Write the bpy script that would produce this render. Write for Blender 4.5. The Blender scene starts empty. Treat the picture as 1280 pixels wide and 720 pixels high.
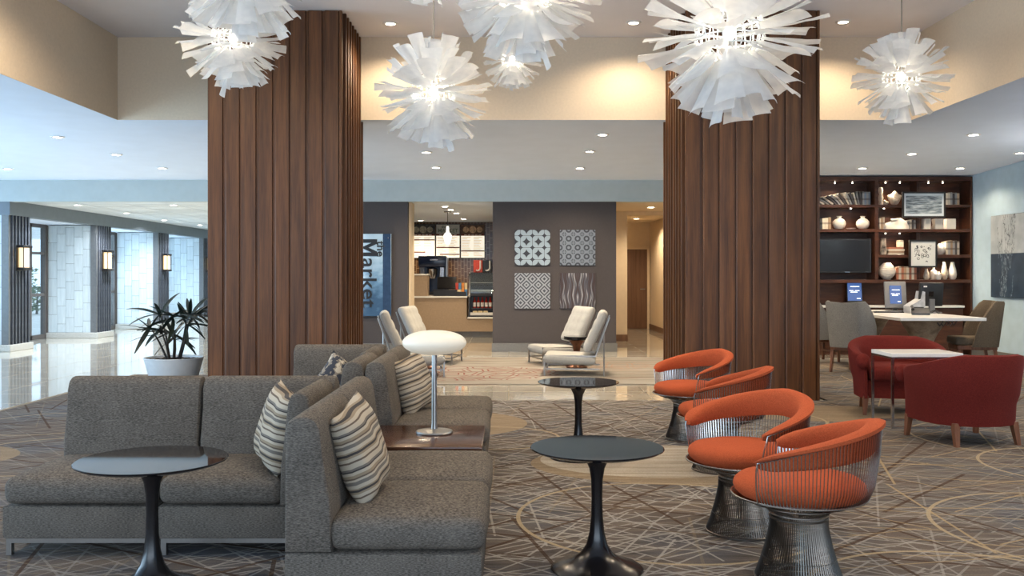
import bpy, bmesh, math, random
from mathutils import Vector, Matrix
R = math.radians
PI = math.pi
random.seed(7)
SC = bpy.context.scene
COL = SC.collection

# ------------------------------------------------------------------ camera
cam_d = bpy.data.cameras.new('camera')
cam = bpy.data.objects.new('camera', cam_d)
COL.objects.link(cam)
cam.location = (0, 0, 1.3)
cam.rotation_euler = (R(90), 0, 0)
cam_d.sensor_width = 36.0
cam_d.lens = 36.0 * 1150 / 1280
cam_d.shift_x = 4 / 1280
cam_d.shift_y = -17 / 1280
cam_d.clip_end = 200
SC.camera = cam

# ------------------------------------------------------------------ world, daylight, exposure
world = bpy.data.worlds.new('world')
SC.world = world
world.use_nodes = True
wn = world.node_tree.nodes
wn['Background'].inputs[0].default_value = (0.62, 0.80, 1.0, 1)
wn['Background'].inputs[1].default_value = 1.1

def area(name, loc, rot, sx, sy, power, color):
    d = bpy.data.lights.new(name, 'AREA')
    d.shape = 'RECTANGLE'; d.size = sx; d.size_y = sy
    d.energy = power; d.color = color
    o = bpy.data.objects.new(name, d)
    COL.objects.link(o)
    o.location = loc; o.rotation_euler = rot
    return o
# daylight through the glazed front behind the camera and the glazed left side
area('window_daylight', (-0.5, -4.6, 1.75), (R(90), 0, 0), 13, 2.4, 150, (0.74, 0.86, 1.0))
area('window_daylight', (-9.75, 6.0, 1.45), (0, R(-97), 0), 2.2, 18, 350, (0.50, 0.76, 1.0))
area('window_daylight', (-9.75, 24.0, 1.3), (0, R(-95), 0), 2.1, 9.5, 130, (0.58, 0.80, 1.0))

SC.view_settings.view_transform = 'Standard'
SC.view_settings.look = 'None'
SC.view_settings.exposure = 1.0
SC.view_settings.gamma = 1.0
SC.view_settings.use_curve_mapping = False

# ------------------------------------------------------------------ geometry helpers
class MB:
    def __init__(s): s.v = []; s.f = []
    def add(s, vs, fs, m=None):
        b = len(s.v)
        if m is not None: vs = [m @ Vector(p) for p in vs]
        s.v += [tuple(p) for p in vs]
        s.f += [tuple(b + i for i in f) for f in fs]
        return s
    def box(s, x0, y0, z0, x1, y1, z1, m=None):
        vs = [(x0,y0,z0),(x1,y0,z0),(x1,y1,z0),(x0,y1,z0),(x0,y0,z1),(x1,y0,z1),(x1,y1,z1),(x0,y1,z1)]
        fs = [(3,2,1,0),(4,5,6,7),(0,1,5,4),(1,2,6,5),(2,3,7,6),(3,0,4,7)]
        return s.add(vs, fs, m)
    def rbox(s, x0, y0, z0, x1, y1, z1, r=0.02, seg=2, m=None):
        bm = bmesh.new()
        bmesh.ops.create_cube(bm, size=1)
        for v in bm.verts:
            v.co = Vector(((x0+x1)/2 + v.co.x*(x1-x0), (y0+y1)/2 + v.co.y*(y1-y0), (z0+z1)/2 + v.co.z*(z1-z0)))
        bmesh.ops.bevel(bm, geom=bm.edges[:], offset=r, segments=seg, profile=0.5, affect='EDGES')
        s.frombm(bm, m); return s
    def frombm(s, bm, m=None):
        bm.verts.index_update()
        s.add([v.co.copy() for v in bm.verts], [[v.index for v in f.verts] for f in bm.faces], m)
        bm.free(); return s
    def lathe(s, prof, seg=32, m=None, sx=1.0, sy=1.0):
        vs = []; fs = []; n = len(prof)
        for k in range(seg):
            a = 2*PI*k/seg
            for (r, z) in prof: vs.append((r*math.cos(a)*sx, r*math.sin(a)*sy, z))
        for k in range(seg):
            k2 = (k+1) % seg
            for i in range(n-1):
                fs.append((k*n+i, k2*n+i, k2*n+i+1, k*n+i+1))
        if prof[0][0] > 1e-4: fs.append(tuple(k*n for k in range(seg))[::-1])
        if prof[-1][0] > 1e-4: fs.append(tuple(k*n+n-1 for k in range(seg)))
        return s.add(vs, fs, m)
    def tube(s, pts, r, sides=8, closed=False, m=None, cap=True):
        pts = [Vector(p) for p in pts]; n = len(pts)
        rs = r if isinstance(r, (list, tuple)) else [r]*n
        vs = []; fs = []; prev = None
        for i, p in enumerate(pts):
            if closed: t = (pts[(i+1) % n] - pts[i-1])
            else: t = pts[min(i+1, n-1)] - pts[max(i-1, 0)]
            t.normalize()
            if prev is None:
                u = t.orthogonal().normalized()
                if abs(t.z) < .99: u = t.cross(Vector((0,0,1))).normalized()
            else:
                u = (prev - t*prev.dot(t)).normalized()
            prev = u; w = t.cross(u)
            for k in range(sides):
                a = 2*PI*k/sides + PI/sides
                vs.append(p + (u*math.cos(a) + w*math.sin(a))*rs[i])
        for i in range(n if closed else n-1):
            j = (i+1) % n
            for k in range(sides):
                k2 = (k+1) % sides
                fs.append((i*sides+k, i*sides+k2, j*sides+k2, j*sides+k))
        if not closed and cap:
            fs.append(tuple(range(sides))[::-1]); fs.append(tuple((n-1)*sides+k for k in range(sides)))
        return s.add(vs, fs, m)
    def prism(s, poly, d0, d1, axis='Z', m=None):
        n = len(poly); vs = []
        for d in (d0, d1):
            for (a, b) in poly:
                vs.append({'Z':(a,b,d), 'Y':(a,d,b), 'X':(d,a,b)}[axis])
        fs = [tuple(range(n))[::-1], tuple(range(n, 2*n))]
        for i in range(n):
            j = (i+1) % n
            fs.append((i, j, n+j, n+i))
        return s.add(vs, fs, m)
    def rings(s, rings, closed_ring=True, cap=True, m=None):
        n = len(rings[0]); vs = [p for r in rings for p in r]; fs = []
        for i in range(len(rings)-1):
            for k in range(n if closed_ring else n-1):
                k2 = (k+1) % n
                fs.append((i*n+k, i*n+k2, (i+1)*n+k2, (i+1)*n+k))
        if cap and closed_ring:
            fs.append(tuple(range(n))[::-1]); fs.append(tuple((len(rings)-1)*n+k for k in range(n)))
        return s.add(vs, fs, m)
    def grid(s, fn, nu, nv, m=None):
        vs = [fn(i/nu, j/nv) for i in range(nu+1) for j in range(nv+1)]
        fs = [(i*(nv+1)+j, (i+1)*(nv+1)+j, (i+1)*(nv+1)+j+1, i*(nv+1)+j+1) for i in range(nu) for j in range(nv)]
        return s.add(vs, fs, m)
    def mesh(s, name, mat, smooth=40):
        me = bpy.data.meshes.new(name)
        me.from_pydata(s.v, [], s.f)
        bm = bmesh.new(); bm.from_mesh(me)
        bmesh.ops.recalc_face_normals(bm, faces=bm.faces[:])
        bm.to_mesh(me); bm.free()
        if mat: me.materials.append(mat)
        if smooth:
            me.shade_smooth()
            me.set_sharp_from_angle(angle=R(smooth))
        return me
    def build(s, name, mat, parent=None, loc=None, rot=None, smooth=40):
        return put(name, s.mesh(name, mat, smooth), parent, loc, rot)

def put(name, me, parent=None, loc=None, rot=None, mtx=None):
    o = bpy.data.objects.new(name, me)
    COL.objects.link(o)
    if parent: o.parent = parent
    if loc is not None: o.location = loc
    if rot is not None: o.rotation_euler = rot
    if mtx is not None: o.matrix_local = mtx
    return o

def tag(o, label=None, cat=None, group=None, kind=None):
    if label: o['label'] = label
    if cat: o['category'] = cat
    if group: o['group'] = group
    if kind: o['kind'] = kind
    return o

def thing(name, label, cat, loc=(0,0,0), rz=0.0, group=None):
    o = bpy.data.objects.new(name, None)
    o.empty_display_size = 0.1
    COL.objects.link(o)
    o.location = loc; o.rotation_euler = (0, 0, rz)
    return tag(o, label, cat, group)

def dup(root, loc, rz=0.0, label=None, group=None):
    def cp(o, par):
        c = o.copy(); COL.objects.link(c)
        if par: c.parent = par
        for ch in list(o.children): cp(ch, c)
        return c
    c = cp(root, None)
    c.location = loc; c.rotation_euler = (0, 0, rz)
    if label: c['label'] = label
    if group: c['group'] = group
    return c

def struct(name, mb, mat, parent=None, smooth=40):
    o = mb.build(name, mat, parent, smooth=smooth)
    if not parent: o['kind'] = 'structure'
    return o

def text_mesh(body, size, depth, bold=0.0, align='LEFT'):
    cu = bpy.data.curves.new('txt', 'FONT')
    cu.body = body; cu.size = size; cu.extrude = depth; cu.offset = bold
    cu.align_x = align; cu.resolution_u = 3
    o = bpy.data.objects.new('txt', cu)
    COL.objects.link(o)
    bpy.context.view_layer.update()
    dg = bpy.context.evaluated_depsgraph_get()
    me = bpy.data.meshes.new_from_object(o.evaluated_get(dg))
    bpy.data.objects.remove(o)
    bpy.data.curves.remove(cu)
    return me

# ------------------------------------------------------------------ material helpers
class Nd:
    def __init__(s, name):
        s.m = bpy.data.materials.new(name)
        s.m.use_nodes = True
        s.t = s.m.node_tree
        s.b = s.t.nodes['Principled BSDF']
        s.out = s.t.nodes['Material Output']
    def n(s, typ, ins=None, **attrs):
        nd = s.t.nodes.new(typ)
        for k, v in attrs.items(): setattr(nd, k, v)
        for k, v in (ins or {}).items(): s.set(nd, k, v)
        return nd
    def set(s, nd, k, v):
        if hasattr(v, 'outputs'): v = v.outputs[0]
        if isinstance(v, bpy.types.NodeSocket): s.t.links.new(v, nd.inputs[k])
        else: nd.inputs[k].default_value = v
    def math(s, op, a, b=0.0, c=0.0, clamp=False):
        return s.n('ShaderNodeMath', {0:a, 1:b, 2:c}, operation=op, use_clamp=clamp).outputs[0]
    def mix(s, fac, a, b, blend='MIX'):
        nd = s.n('ShaderNodeMix', None, data_type='RGBA', blend_type=blend)
        s.set(nd, 0, fac); s.set(nd, 6, c4(a)); s.set(nd, 7, c4(b))
        return nd.outputs[2]
    def ramp(s, fac, stops, interp='LINEAR'):
        nd = s.n('ShaderNodeValToRGB', {0: fac})
        cr = nd.color_ramp; cr.interpolation = interp
        while len(cr.elements) < len(stops): cr.elements.new(0.5)
        for e, (p, c) in zip(cr.elements, stops): e.position = p; e.color = c4(c)
        return nd.outputs[0]
    def coord(s, kind='Object'):
        return s.n('ShaderNodeTexCoord').outputs[kind]
    def mapping(s, vec, scale=(1,1,1), rot=(0,0,0), loc=(0,0,0)):
        return s.n('ShaderNodeMapping', {'Vector': vec, 'Scale': scale, 'Rotation': rot, 'Location': loc}).outputs[0]
    def noise(s, vec, scale=5.0, detail=3.0, rough=0.5, col=False):
        nd = s.n('ShaderNodeTexNoise', {'Vector': vec, 'Scale': scale, 'Detail': detail, 'Roughness': rough})
        return nd.outputs['Color' if col else 'Fac']
    def rnd(s):
        return s.n('ShaderNodeObjectInfo').outputs['Random']
    def bump(s, h, strength=0.3, dist=0.01):
        nd = s.n('ShaderNodeBump', {'Strength': strength, 'Distance': dist, 'Height': h})
        s.t.links.new(nd.outputs[0], s.b.inputs['Normal'])
    def P(s, **kw):
        for k, v in kw.items(): s.set(s.b, k.replace('_', ' '), c4(v) if 'Color' in k or 'Tint' in k else v)
        return s

def c4(c):
    if isinstance(c, (tuple, list)) and len(c) == 3: return (*c, 1.0)
    return c

def plain(name, col, rough=0.5, metal=0.0, spec=0.5, noise=0.0, nscale=20.0, bump=0.0, coat=0.0):
    m = Nd(name)
    m.P(Roughness=rough, Metallic=metal)
    m.set(m.b, 'Specular IOR Level', spec)
    if coat: m.set(m.b, 'Coat Weight', coat); m.set(m.b, 'Coat Roughness', 0.05)
    if noise:
        nz = m.noise(m.coord(), nscale, 4)
        lo = tuple(c*(1-noise) for c in col); hi = tuple(min(1, c*(1+noise)) for c in col)
        m.P(Base_Color=m.ramp(nz, [(0.3, lo), (0.7, hi)]))
        if bump: m.bump(nz, bump, 0.01)
    else:
        m.P(Base_Color=col)
    return m.m

def glow(name, col, strength, base=(0.9,0.9,0.9)):
    m = Nd(name)
    m.P(Base_Color=base, Emission_Color=col, Roughness=0.4)
    m.set(m.b, 'Emission Strength', strength)
    return m.m

def wood(name, c0, c1, c2, rough=0.35, scale=(9, 9, 0.5), coat=0.0, nstr=1.0):
    m = Nd(name)
    rn = m.rnd()
    off = m.n('ShaderNodeCombineXYZ', {0: m.math('MULTIPLY', rn, 37.0), 1: m.math('MULTIPLY', rn, 11.0), 2: m.math('MULTIPLY', rn, 23.0)})
    v = m.n('ShaderNodeVectorMath', {0: m.coord(), 1: off}, operation='ADD')
    mp = m.mapping(v.outputs[0], scale)
    n1 = m.noise(mp, 2.2, 6, 0.6)
    n2 = m.noise(m.mapping(v.outputs[0], tuple(a*7 for a in scale)), 2.0, 3, 0.6)
    f = m.math('ADD', m.math('MULTIPLY', n1, 0.75), m.math('MULTIPLY', n2, 0.25))
    col = m.ramp(f, [(0.32, c0), (0.5, c1), (0.68, c2)])
    hsv = m.n('ShaderNodeHueSaturation', {'Value': m.math('ADD', m.math('MULTIPLY', rn, 0.3), 0.85), 'Color': col})
    m.P(Base_Color=hsv.outputs[0], Roughness=rough)
    if coat: m.set(m.b, 'Coat Weight', coat); m.set(m.b, 'Coat Roughness', 0.12)
    m.bump(f, 0.15, 0.004)
    m.set(m.b, 'Specular IOR Level', 0.35)
    return m.m

def fabric(name, c0, c1, scale=(260, 260, 260), rough=0.95, bump=0.5, sheen=0.0, stretch=(1, 1, 1)):
    m = Nd(name)
    co = m.coord()
    n1 = m.noise(m.mapping(co, tuple(a*b for a, b in zip(scale, stretch))), 1.0, 2, 0.6)
    n2 = m.noise(co, 6.0, 3)
    f = m.math('ADD', m.math('MULTIPLY', n1, 0.85), m.math('MULTIPLY', n2, 0.15))
    m.P(Base_Color=m.ramp(f, [(0.36, c0), (0.64, c1)]), Roughness=rough)
    m.set(m.b, 'Specular IOR Level', 0.2)
    if sheen:
        m.set(m.b, 'Sheen Weight', sheen); m.set(m.b, 'Sheen Roughness', 0.4)
        m.P(Sheen_Tint=tuple(min(1, c*1.8) for c in c1))
    m.bump(n1, bump, 0.003)
    return m.m

# ------------------------------------------------------------------ materials
M = {}
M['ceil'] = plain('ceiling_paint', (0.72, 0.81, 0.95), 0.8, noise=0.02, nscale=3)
M['ceil_high'] = plain('high_ceiling_paint', (0.82, 0.81, 0.86), 0.8, noise=0.02, nscale=3)
M['cream'] = plain('cream_wallcovering', (0.66, 0.555, 0.425), 0.75, noise=0.04, nscale=40, bump=0.05)
M['header'] = plain('header_paint', (0.44, 0.50, 0.51), 0.7, noise=0.03, nscale=8)
M['taupe'] = plain('taupe_wallcovering', (0.054, 0.046, 0.047), 0.75, noise=0.10, nscale=90, bump=0.1)
M['bluewall'] = plain('pale_blue_wall_paint', (0.42, 0.56, 0.66), 0.75, noise=0.05, nscale=6)
M['beige'] = plain('beige_wall_paint', (0.72, 0.58, 0.40), 0.75, noise=0.03, nscale=12)
M['granite'] = plain('grey_granite', (0.14, 0.137, 0.13), 0.35, noise=0.35, nscale=120)
M['plinth'] = plain('stone_plinth', (0.50, 0.50, 0.47), 0.4, noise=0.2, nscale=60)
M['grout'] = plain('floor_grout', (0.36, 0.33, 0.28), 0.6, noise=0.1)
M['column_wood'] = wood('walnut_panelling', (0.040, 0.014, 0.004), (0.096, 0.036, 0.011), (0.160, 0.064, 0.021), 0.45, (7, 7, 0.35))
M['column_dark'] = plain('dark_recess', (0.012, 0.009, 0.008), 0.6, noise=0.1)
M['shelf_wood'] = wood('mahogany_shelving', (0.030, 0.010, 0.005), (0.060, 0.021, 0.010), (0.10, 0.036, 0.017), 0.35, (1.2, 8, 8))
M['table_wood'] = wood('dark_cherry_top', (0.03, 0.012, 0.007), (0.065, 0.025, 0.013), (0.10, 0.042, 0.022), 0.16, (1.5, 12, 8), coat=0.15)
M['leg_wood'] = wood('brown_leg_wood', (0.10, 0.035, 0.015), (0.17, 0.065, 0.03), (0.24, 0.10, 0.05), 0.4)
M['door_wood'] = wood('brown_door_veneer', (0.13, 0.065, 0.035), (0.17, 0.09, 0.05), (0.21, 0.115, 0.065), 0.5)
M['sofa'] = fabric('grey_tweed_upholstery', (0.056, 0.049, 0.042), (0.190, 0.163, 0.136), (85, 85, 430), bump=0.7)
M['chrome'] = plain('chrome', (0.55, 0.55, 0.57), 0.2, 1.0, noise=0.02)
M['steel'] = plain('brushed_steel', (0.38, 0.37, 0.355), 0.32, 1.0, noise=0.05, nscale=60)
M['wire'] = plain('nickel_wire', (0.50, 0.47, 0.44), 0.26, 1.0, noise=0.05)
M['wire_dark'] = plain('bronzed_nickel_wire', (0.17, 0.148, 0.128), 0.36, 1.0, noise=0.05)
M['black_gloss'] = plain('black_gloss_lacquer', (0.006, 0.006, 0.008), 0.035, spec=0.25, noise=0.05, coat=0.15)
M['black_metal'] = plain('black_enamel', (0.008, 0.007, 0.008), 0.22, spec=0.5, noise=0.05)
M['orange'] = fabric('burnt_orange_velvet', (0.31, 0.055, 0.018), (0.48, 0.098, 0.034), (240, 240, 240), bump=0.3, sheen=0.25)
M['red'] = fabric('dark_red_velvet', (0.095, 0.010, 0.007), (0.145, 0.018, 0.013), (160, 160, 160), bump=0.15, sheen=0.12)
M['pale_fabric'] = fabric('pale_grey_upholstery', (0.32, 0.315, 0.295), (0.45, 0.445, 0.42), (200, 200, 200), bump=0.25)
M['taupe_fabric'] = fabric('taupe_upholstery', (0.08, 0.058, 0.038), (0.15, 0.115, 0.08), (160, 160, 160), bump=0.4)
M['grey_fabric'] = fabric('grey_chair_upholstery', (0.13, 0.125, 0.115), (0.25, 0.24, 0.22), (160, 160, 160), bump=0.4)
M['white_top'] = plain('white_laminate', (0.78, 0.76, 0.72), 0.25, noise=0.02)
M['white_ceramic'] = plain('white_ceramic', (0.60, 0.56, 0.50), 0.35, noise=0.08, nscale=9)
M['cream_ceramic'] = plain('cream_mottled_ceramic', (0.50, 0.42, 0.32), 0.45, noise=0.25, nscale=25)
M['pot'] = plain('white_pot_glaze', (0.66, 0.67, 0.67), 0.3, noise=0.04)
M['soil'] = plain('bark_mulch', (0.045, 0.028, 0.016), 0.95, noise=0.6, nscale=60, bump=1.0)
M['leaf'] = plain('dark_leaf', (0.012, 0.022, 0.016), 0.45, noise=0.5, nscale=12)
M['stem'] = plain('dark_stem', (0.03, 0.022, 0.014), 0.7, noise=0.3)
M['dark_frame'] = plain('black_frame', (0.012, 0.010, 0.010), 0.4, noise=0.1)
M['black_plastic'] = plain('black_plastic', (0.018, 0.018, 0.02), 0.35, noise=0.1)
M['screen'] = plain('dark_screen', (0.012, 0.011, 0.012), 0.12, noise=0.05)
M['grey_plastic'] = plain('grey_plastic', (0.16, 0.16, 0.165), 0.4, noise=0.05)
M['mat_board'] = plain('pale_mat_board', (0.60, 0.66, 0.70), 0.7, noise=0.02)
M['slat_dark'] = plain('dark_slat', (0.065, 0.075, 0.095), 0.4, noise=0.2)
M['slat_grey'] = plain('grey_metal_cladding', (0.15, 0.16, 0.17), 0.4, 0.2, noise=0.1)
M['beam'] = plain('grey_beam', (0.15, 0.18, 0.21), 0.5, noise=0.06, nscale=8)
M['mullion'] = plain('bronze_mullion', (0.10, 0.09, 0.085), 0.4, noise=0.1)
M['lens'] = glow('downlight_lens', (1.0, 0.88, 0.70), 9.0)
M['bulb'] = glow('bulb_glow', (1.0, 0.88, 0.70), 120.0)
M['opal'] = glow('opal_glass_glow', (1.0, 0.88, 0.68), 0.16, (0.58, 0.55, 0.48))
M['pend'] = glow('pendant_glow', (1.0, 0.95, 0.86), 1.0)
M['sconce'] = glow('sconce_glow', (1.0, 0.72, 0.36), 0.55, (0.8, 0.6, 0.38))
M['trim_white'] = plain('white_trim_ring', (0.8, 0.8, 0.8), 0.4, noise=0.02)
M['counter_front'] = plain('tan_laminate', (0.36, 0.26, 0.17), 0.5, noise=0.08, nscale=30)
M['bottle_red'] = plain('red_bottle', (0.30, 0.02, 0.015), 0.15, noise=0.1)
M['label_white'] = plain('white_paper', (0.75, 0.74, 0.72), 0.6, noise=0.05)
M['snack_red'] = plain('red_card', (0.55, 0.06, 0.04), 0.5, noise=0.2)
M['snack_blue'] = plain('blue_card', (0.10, 0.28, 0.55), 0.5, noise=0.2)
M['snack_orange'] = plain('orange_card', (0.75, 0.28, 0.06), 0.5, noise=0.2)
M['snack_cream'] = plain('cream_card', (0.75, 0.62, 0.38), 0.5, noise=0.15)
M['machine_blue'] = plain('navy_machine_casing', (0.02, 0.035, 0.08), 0.2, noise=0.1)
M['shrub'] = plain('garden_leaf', (0.10, 0.16, 0.06), 0.7, noise=0.6, nscale=8)
M['white_beam'] = plain('white_pergola_paint', (0.85, 0.85, 0.84), 0.6, noise=0.03)
M['paving'] = plain('pale_paving', (0.62, 0.60, 0.56), 0.7, noise=0.15, nscale=3)

def mk_glass(name='clear_glass', tint=(0.9, 0.95, 0.97), refl=0.12):
    m = Nd(name)
    tr = m.n('ShaderNodeBsdfTransparent', {0: c4(tint)})
    gl = m.n('ShaderNodeBsdfGlossy', {'Roughness': 0.02})
    mx = m.n('ShaderNodeMixShader', {0: refl, 1: tr, 2: gl})
    m.t.links.new(mx.outputs[0], m.out.inputs[0])
    return m.m
M['glass'] = mk_glass()

def mk_petal():
    m = Nd('frosted_white_strip')
    nz = m.noise(m.coord(), 9.0, 2)
    col = m.ramp(nz, [(0.3, (0.76, 0.77, 0.78)), (0.7, (0.86, 0.86, 0.85))])
    df = m.n('ShaderNodeBsdfDiffuse', {'Color': col})
    tl = m.n('ShaderNodeBsdfTranslucent', {'Color': col})
    gl = m.n('ShaderNodeBsdfGlossy', {'Roughness': 0.25})
    tp = m.n('ShaderNodeBsdfTransparent', {0: (0.95, 0.97, 1.0, 1)})
    a = m.n('ShaderNodeMixShader', {0: 0.42, 1: df, 2: tl})
    b = m.n('ShaderNodeMixShader', {0: 0.06, 1: a, 2: gl})
    c = m.n('ShaderNodeMixShader', {0: 0.20, 1: b, 2: tp})
    m.t.links.new(c.outputs[0], m.out.inputs[0])
    return m.m
M['petal'] = mk_petal()

def mk_tile():
    m = Nd('polished_marble_tile')
    rn = m.rnd()
    off = m.n('ShaderNodeCombineXYZ', {0: m.math('MULTIPLY', rn, 31.0), 1: m.math('MULTIPLY', rn, 17.0)})
    v = m.n('ShaderNodeVectorMath', {0: m.coord(), 1: off}, operation='ADD').outputs[0]
    f = m.noise(v, 3.0, 5, 0.6)
    col = m.ramp(f, [(0.3, (0.50, 0.455, 0.375)), (0.5, (0.60, 0.56, 0.47)), (0.72, (0.66, 0.62, 0.54))])
    hsv = m.n('ShaderNodeHueSaturation', {'Value': m.math('ADD', m.math('MULTIPLY', rn, 0.16), 0.92), 'Color': col})
    m.P(Base_Color=hsv.outputs[0], Roughness=0.07)
    m.set(m.b, 'Specular IOR Level', 0.8)
    m.set(m.b, 'Coat Weight', 0.5); m.set(m.b, 'Coat Roughness', 0.03)
    return m.m
M['tile'] = mk_tile()

def mk_stone():
    m = Nd('pale_limestone_panel')
    rn = m.rnd()
    off = m.n('ShaderNodeCombineXYZ', {0: m.math('MULTIPLY', rn, 31.0), 2: m.math('MULTIPLY', rn, 17.0)})
    v = m.n('ShaderNodeVectorMath', {0: m.coord(), 1: off}, operation='ADD').outputs[0]
    f = m.noise(m.mapping(v, (14, 14, 1.5)), 1.5, 4, 0.6)
    col = m.ramp(f, [(0.3, (0.52, 0.60, 0.64)), (0.7, (0.64, 0.72, 0.76))])
    hsv = m.n('ShaderNodeHueSaturation', {'Value': m.math('ADD', m.math('MULTIPLY', rn, 0.14), 0.92), 'Color': col})
    m.P(Base_Color=hsv.outputs[0], Roughness=0.3)
    return m.m
M['stone'] = mk_stone()

def mk_carpet():
    m = Nd('scribbled_carpet')
    co = m.coord()
    sx = m.n('ShaderNodeSeparateXYZ', {0: co})
    X, Y = sx.outputs[0], sx.outputs[1]
    big = m.noise(co, 0.55, 3, 0.5)
    streak = m.noise(m.mapping(co, (2.0, 16, 1)), 1.0, 4, 0.65)
    fine = m.noise(co, 130, 2, 0.6)
    base = m.ramp(m.math('ADD', m.math('MULTIPLY', streak, 0.7), m.math('MULTIPLY', big, 0.3)),
                  [(0.30, (0.052, 0.043, 0.038)), (0.46, (0.100, 0.092, 0.088)), (0.60, (0.150, 0.132, 0.115)), (0.75, (0.185, 0.172, 0.158))])
    wob = m.n('ShaderNodeTexNoise', {'Vector': co, 'Scale': 0.5, 'Detail': 1.0}).outputs['Color']
    cw = m.n('ShaderNodeVectorMath', {0: co, 1: m.n('ShaderNodeVectorMath', {0: wob, 'Scale': 0.5}, operation='SCALE').outputs[0]}, operation='ADD').outputs[0]
    blotch = m.noise(co, 1.1, 3, 0.6)
    base = m.mix(m.ramp(blotch, [(0.40, (0, 0, 0)), (0.62, (0.75, 0.75, 0.75))]), base, m.mix(1.0, base, (1.04, 0.88, 0.76), 'MULTIPLY'))
    base = m.mix(m.ramp(blotch, [(0.36, (0.7, 0.7, 0.7)), (0.48, (0, 0, 0))]), base, m.mix(1.0, base, (0.80, 0.93, 1.18), 'MULTIPLY'))
    def lines(rot, pitch, L, w, keep, slope, seed):
        """straight dashes of random place, length and slight slope along one direction"""
        v0 = m.n('ShaderNodeVectorRotate', {'Vector': co, 'Angle': R(rot)}, rotation_type='Z_AXIS').outputs[0]
        sp = m.n('ShaderNodeSeparateXYZ', {0: v0})
        u = m.math('ADD', m.math('DIVIDE', sp.outputs[1], pitch), seed*7.31)
        iu = m.math('FLOOR', u); fu = m.math('FRACT', u)
        r1 = m.n('ShaderNodeTexWhiteNoise', {'Vector': m.n('ShaderNodeCombineXYZ', {0: iu, 1: seed})}, noise_dimensions='2D').outputs['Value']
        q = m.math('ADD', m.math('DIVIDE', sp.outputs[0], L), m.math('MULTIPLY', r1, 9.7))
        iq = m.math('FLOOR', q); fq = m.math('FRACT', q)
        wn_ = m.n('ShaderNodeTexWhiteNoise', {'Vector': m.n('ShaderNodeCombineXYZ', {0: iu, 1: iq, 2: seed})}, noise_dimensions='3D')
        cs = m.n('ShaderNodeSeparateColor', {0: wn_.outputs['Color']})
        pos = m.math('ADD', m.math('MULTIPLY', cs.outputs[0], 0.4), 0.3)
        sl = m.math('MULTIPLY', m.math('MULTIPLY', m.math('SUBTRACT', cs.outputs[1], 0.5), slope), m.math('SUBTRACT', fq, 0.5))
        d = m.math('ABSOLUTE', m.math('SUBTRACT', m.math('SUBTRACT', fu, pos), sl))
        on = m.math('LESS_THAN', d, w/pitch)
        kp = m.math('LESS_THAN', cs.outputs[2], keep)
        return m.math('MULTIPLY', on, kp)
    c = base
    # cream scribble is densest in the middle of the floor, tan lines spread to the right
    dens = m.n('ShaderNodeMapRange', {'Value': m.math('ABSOLUTE', m.math('SUBTRACT', X, 0.2)), 1: 1.0, 2: 2.6, 3: 0.75, 4: 0.22}).outputs[0]
    tand = m.n('ShaderNodeMapRange', {'Value': X, 1: 0.9, 2: 2.3, 3: 0.15, 4: 0.75}).outputs[0]
    for (rot, pitch, L, w, keep, slope, seed) in ((15, .16, 1.3, .0065, .75, 1.4, 1), (-28, .17, 1.1, .0065, .75, 1.4, 2), (48, .18, 1.2, .006, .75, 1.4, 3), (-62, .19, 1.0, .006, .5, 1.4, 4), (80, .2, .9, .006, .45, 1.4, 5), (-8, .15, 1.4, .006, .55, 1.3, 6), (31, .12, .7, .006, .7, 1.4, 17), (-45, .12, .8, .006, .7, 1.4, 18)):
        c = m.mix(m.math('MULTIPLY', lines(rot, pitch, L, w, keep, slope, seed), dens), c, (0.33, 0.31, 0.285))
    for (rot, pitch, L, w, keep, slope, seed) in ((24, .34, 1.5, .010, .5, 1.2, 7), (-50, .40, 1.3, .011, .5, 1.2, 8), (70, .45, 1.2, .010, .5, 1.2, 9)):
        c = m.mix(m.math('MULTIPLY', lines(rot, pitch, L, w, keep, slope, seed), 0.8), c, (0.060, 0.032, 0.018))
    for (rot, pitch, L, w, keep, slope, seed) in ((-15, .42, 2.2, .006, .6, 1.3, 10), (20, .45, 2.0, .006, .6, 1.3, 11), (-38, .5, 1.8, .006, .55, 1.3, 12), (58, .55, 1.6, .006, .5, 1.3, 13), (-78, .6, 1.4, .008, .5, 1.3, 14), (5, .38, 2.2, .007, .6, 1.3, 15)):
        c = m.mix(m.math('MULTIPLY', lines(rot, pitch, L, w, keep, slope, seed), tand), c, (0.36, 0.27, 0.155))
    def ell(cx, cy, rx, ry):
        a = m.math('DIVIDE', m.math('SUBTRACT', X, cx), rx); b = m.math('DIVIDE', m.math('SUBTRACT', Y, cy), ry)
        return m.math('SQRT', m.math('ADD', m.math('POWER', m.math('ABSOLUTE', a), 2.0), m.math('POWER', m.math('ABSOLUTE', b), 2.0)))
    plank = m.math('ADD', m.math('MULTIPLY', m.noise(m.mapping(co, (1.2, 22, 1)), 1.0, 3), 0.6), m.math('MULTIPLY', fine, 0.2))
    crm = m.ramp(plank, [(0.25, (0.27, 0.22, 0.165)), (0.42, (0.42, 0.37, 0.30)), (0.6, (0.50, 0.45, 0.38))])
    tan = m.ramp(plank, [(0.25, (0.20, 0.145, 0.09)), (0.55, (0.31, 0.24, 0.16))])
    blobs = [(1.20, 6.30, 1.05, 0.66, tan), (1.02, 6.42, 0.80, 0.56, crm), (-0.62, 8.0, 0.78, 0.72, tan), (2.9, 8.6, 0.9, 0.5, tan), (-4.2, 6.5, .7, .5, tan)]
    for (cx, cy, rx, ry, cc) in blobs:
        c = m.mix(m.math('MULTIPLY', m.math('LESS_THAN', ell(cx, cy, rx, ry), 1.0), 0.9), c, cc)
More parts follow.
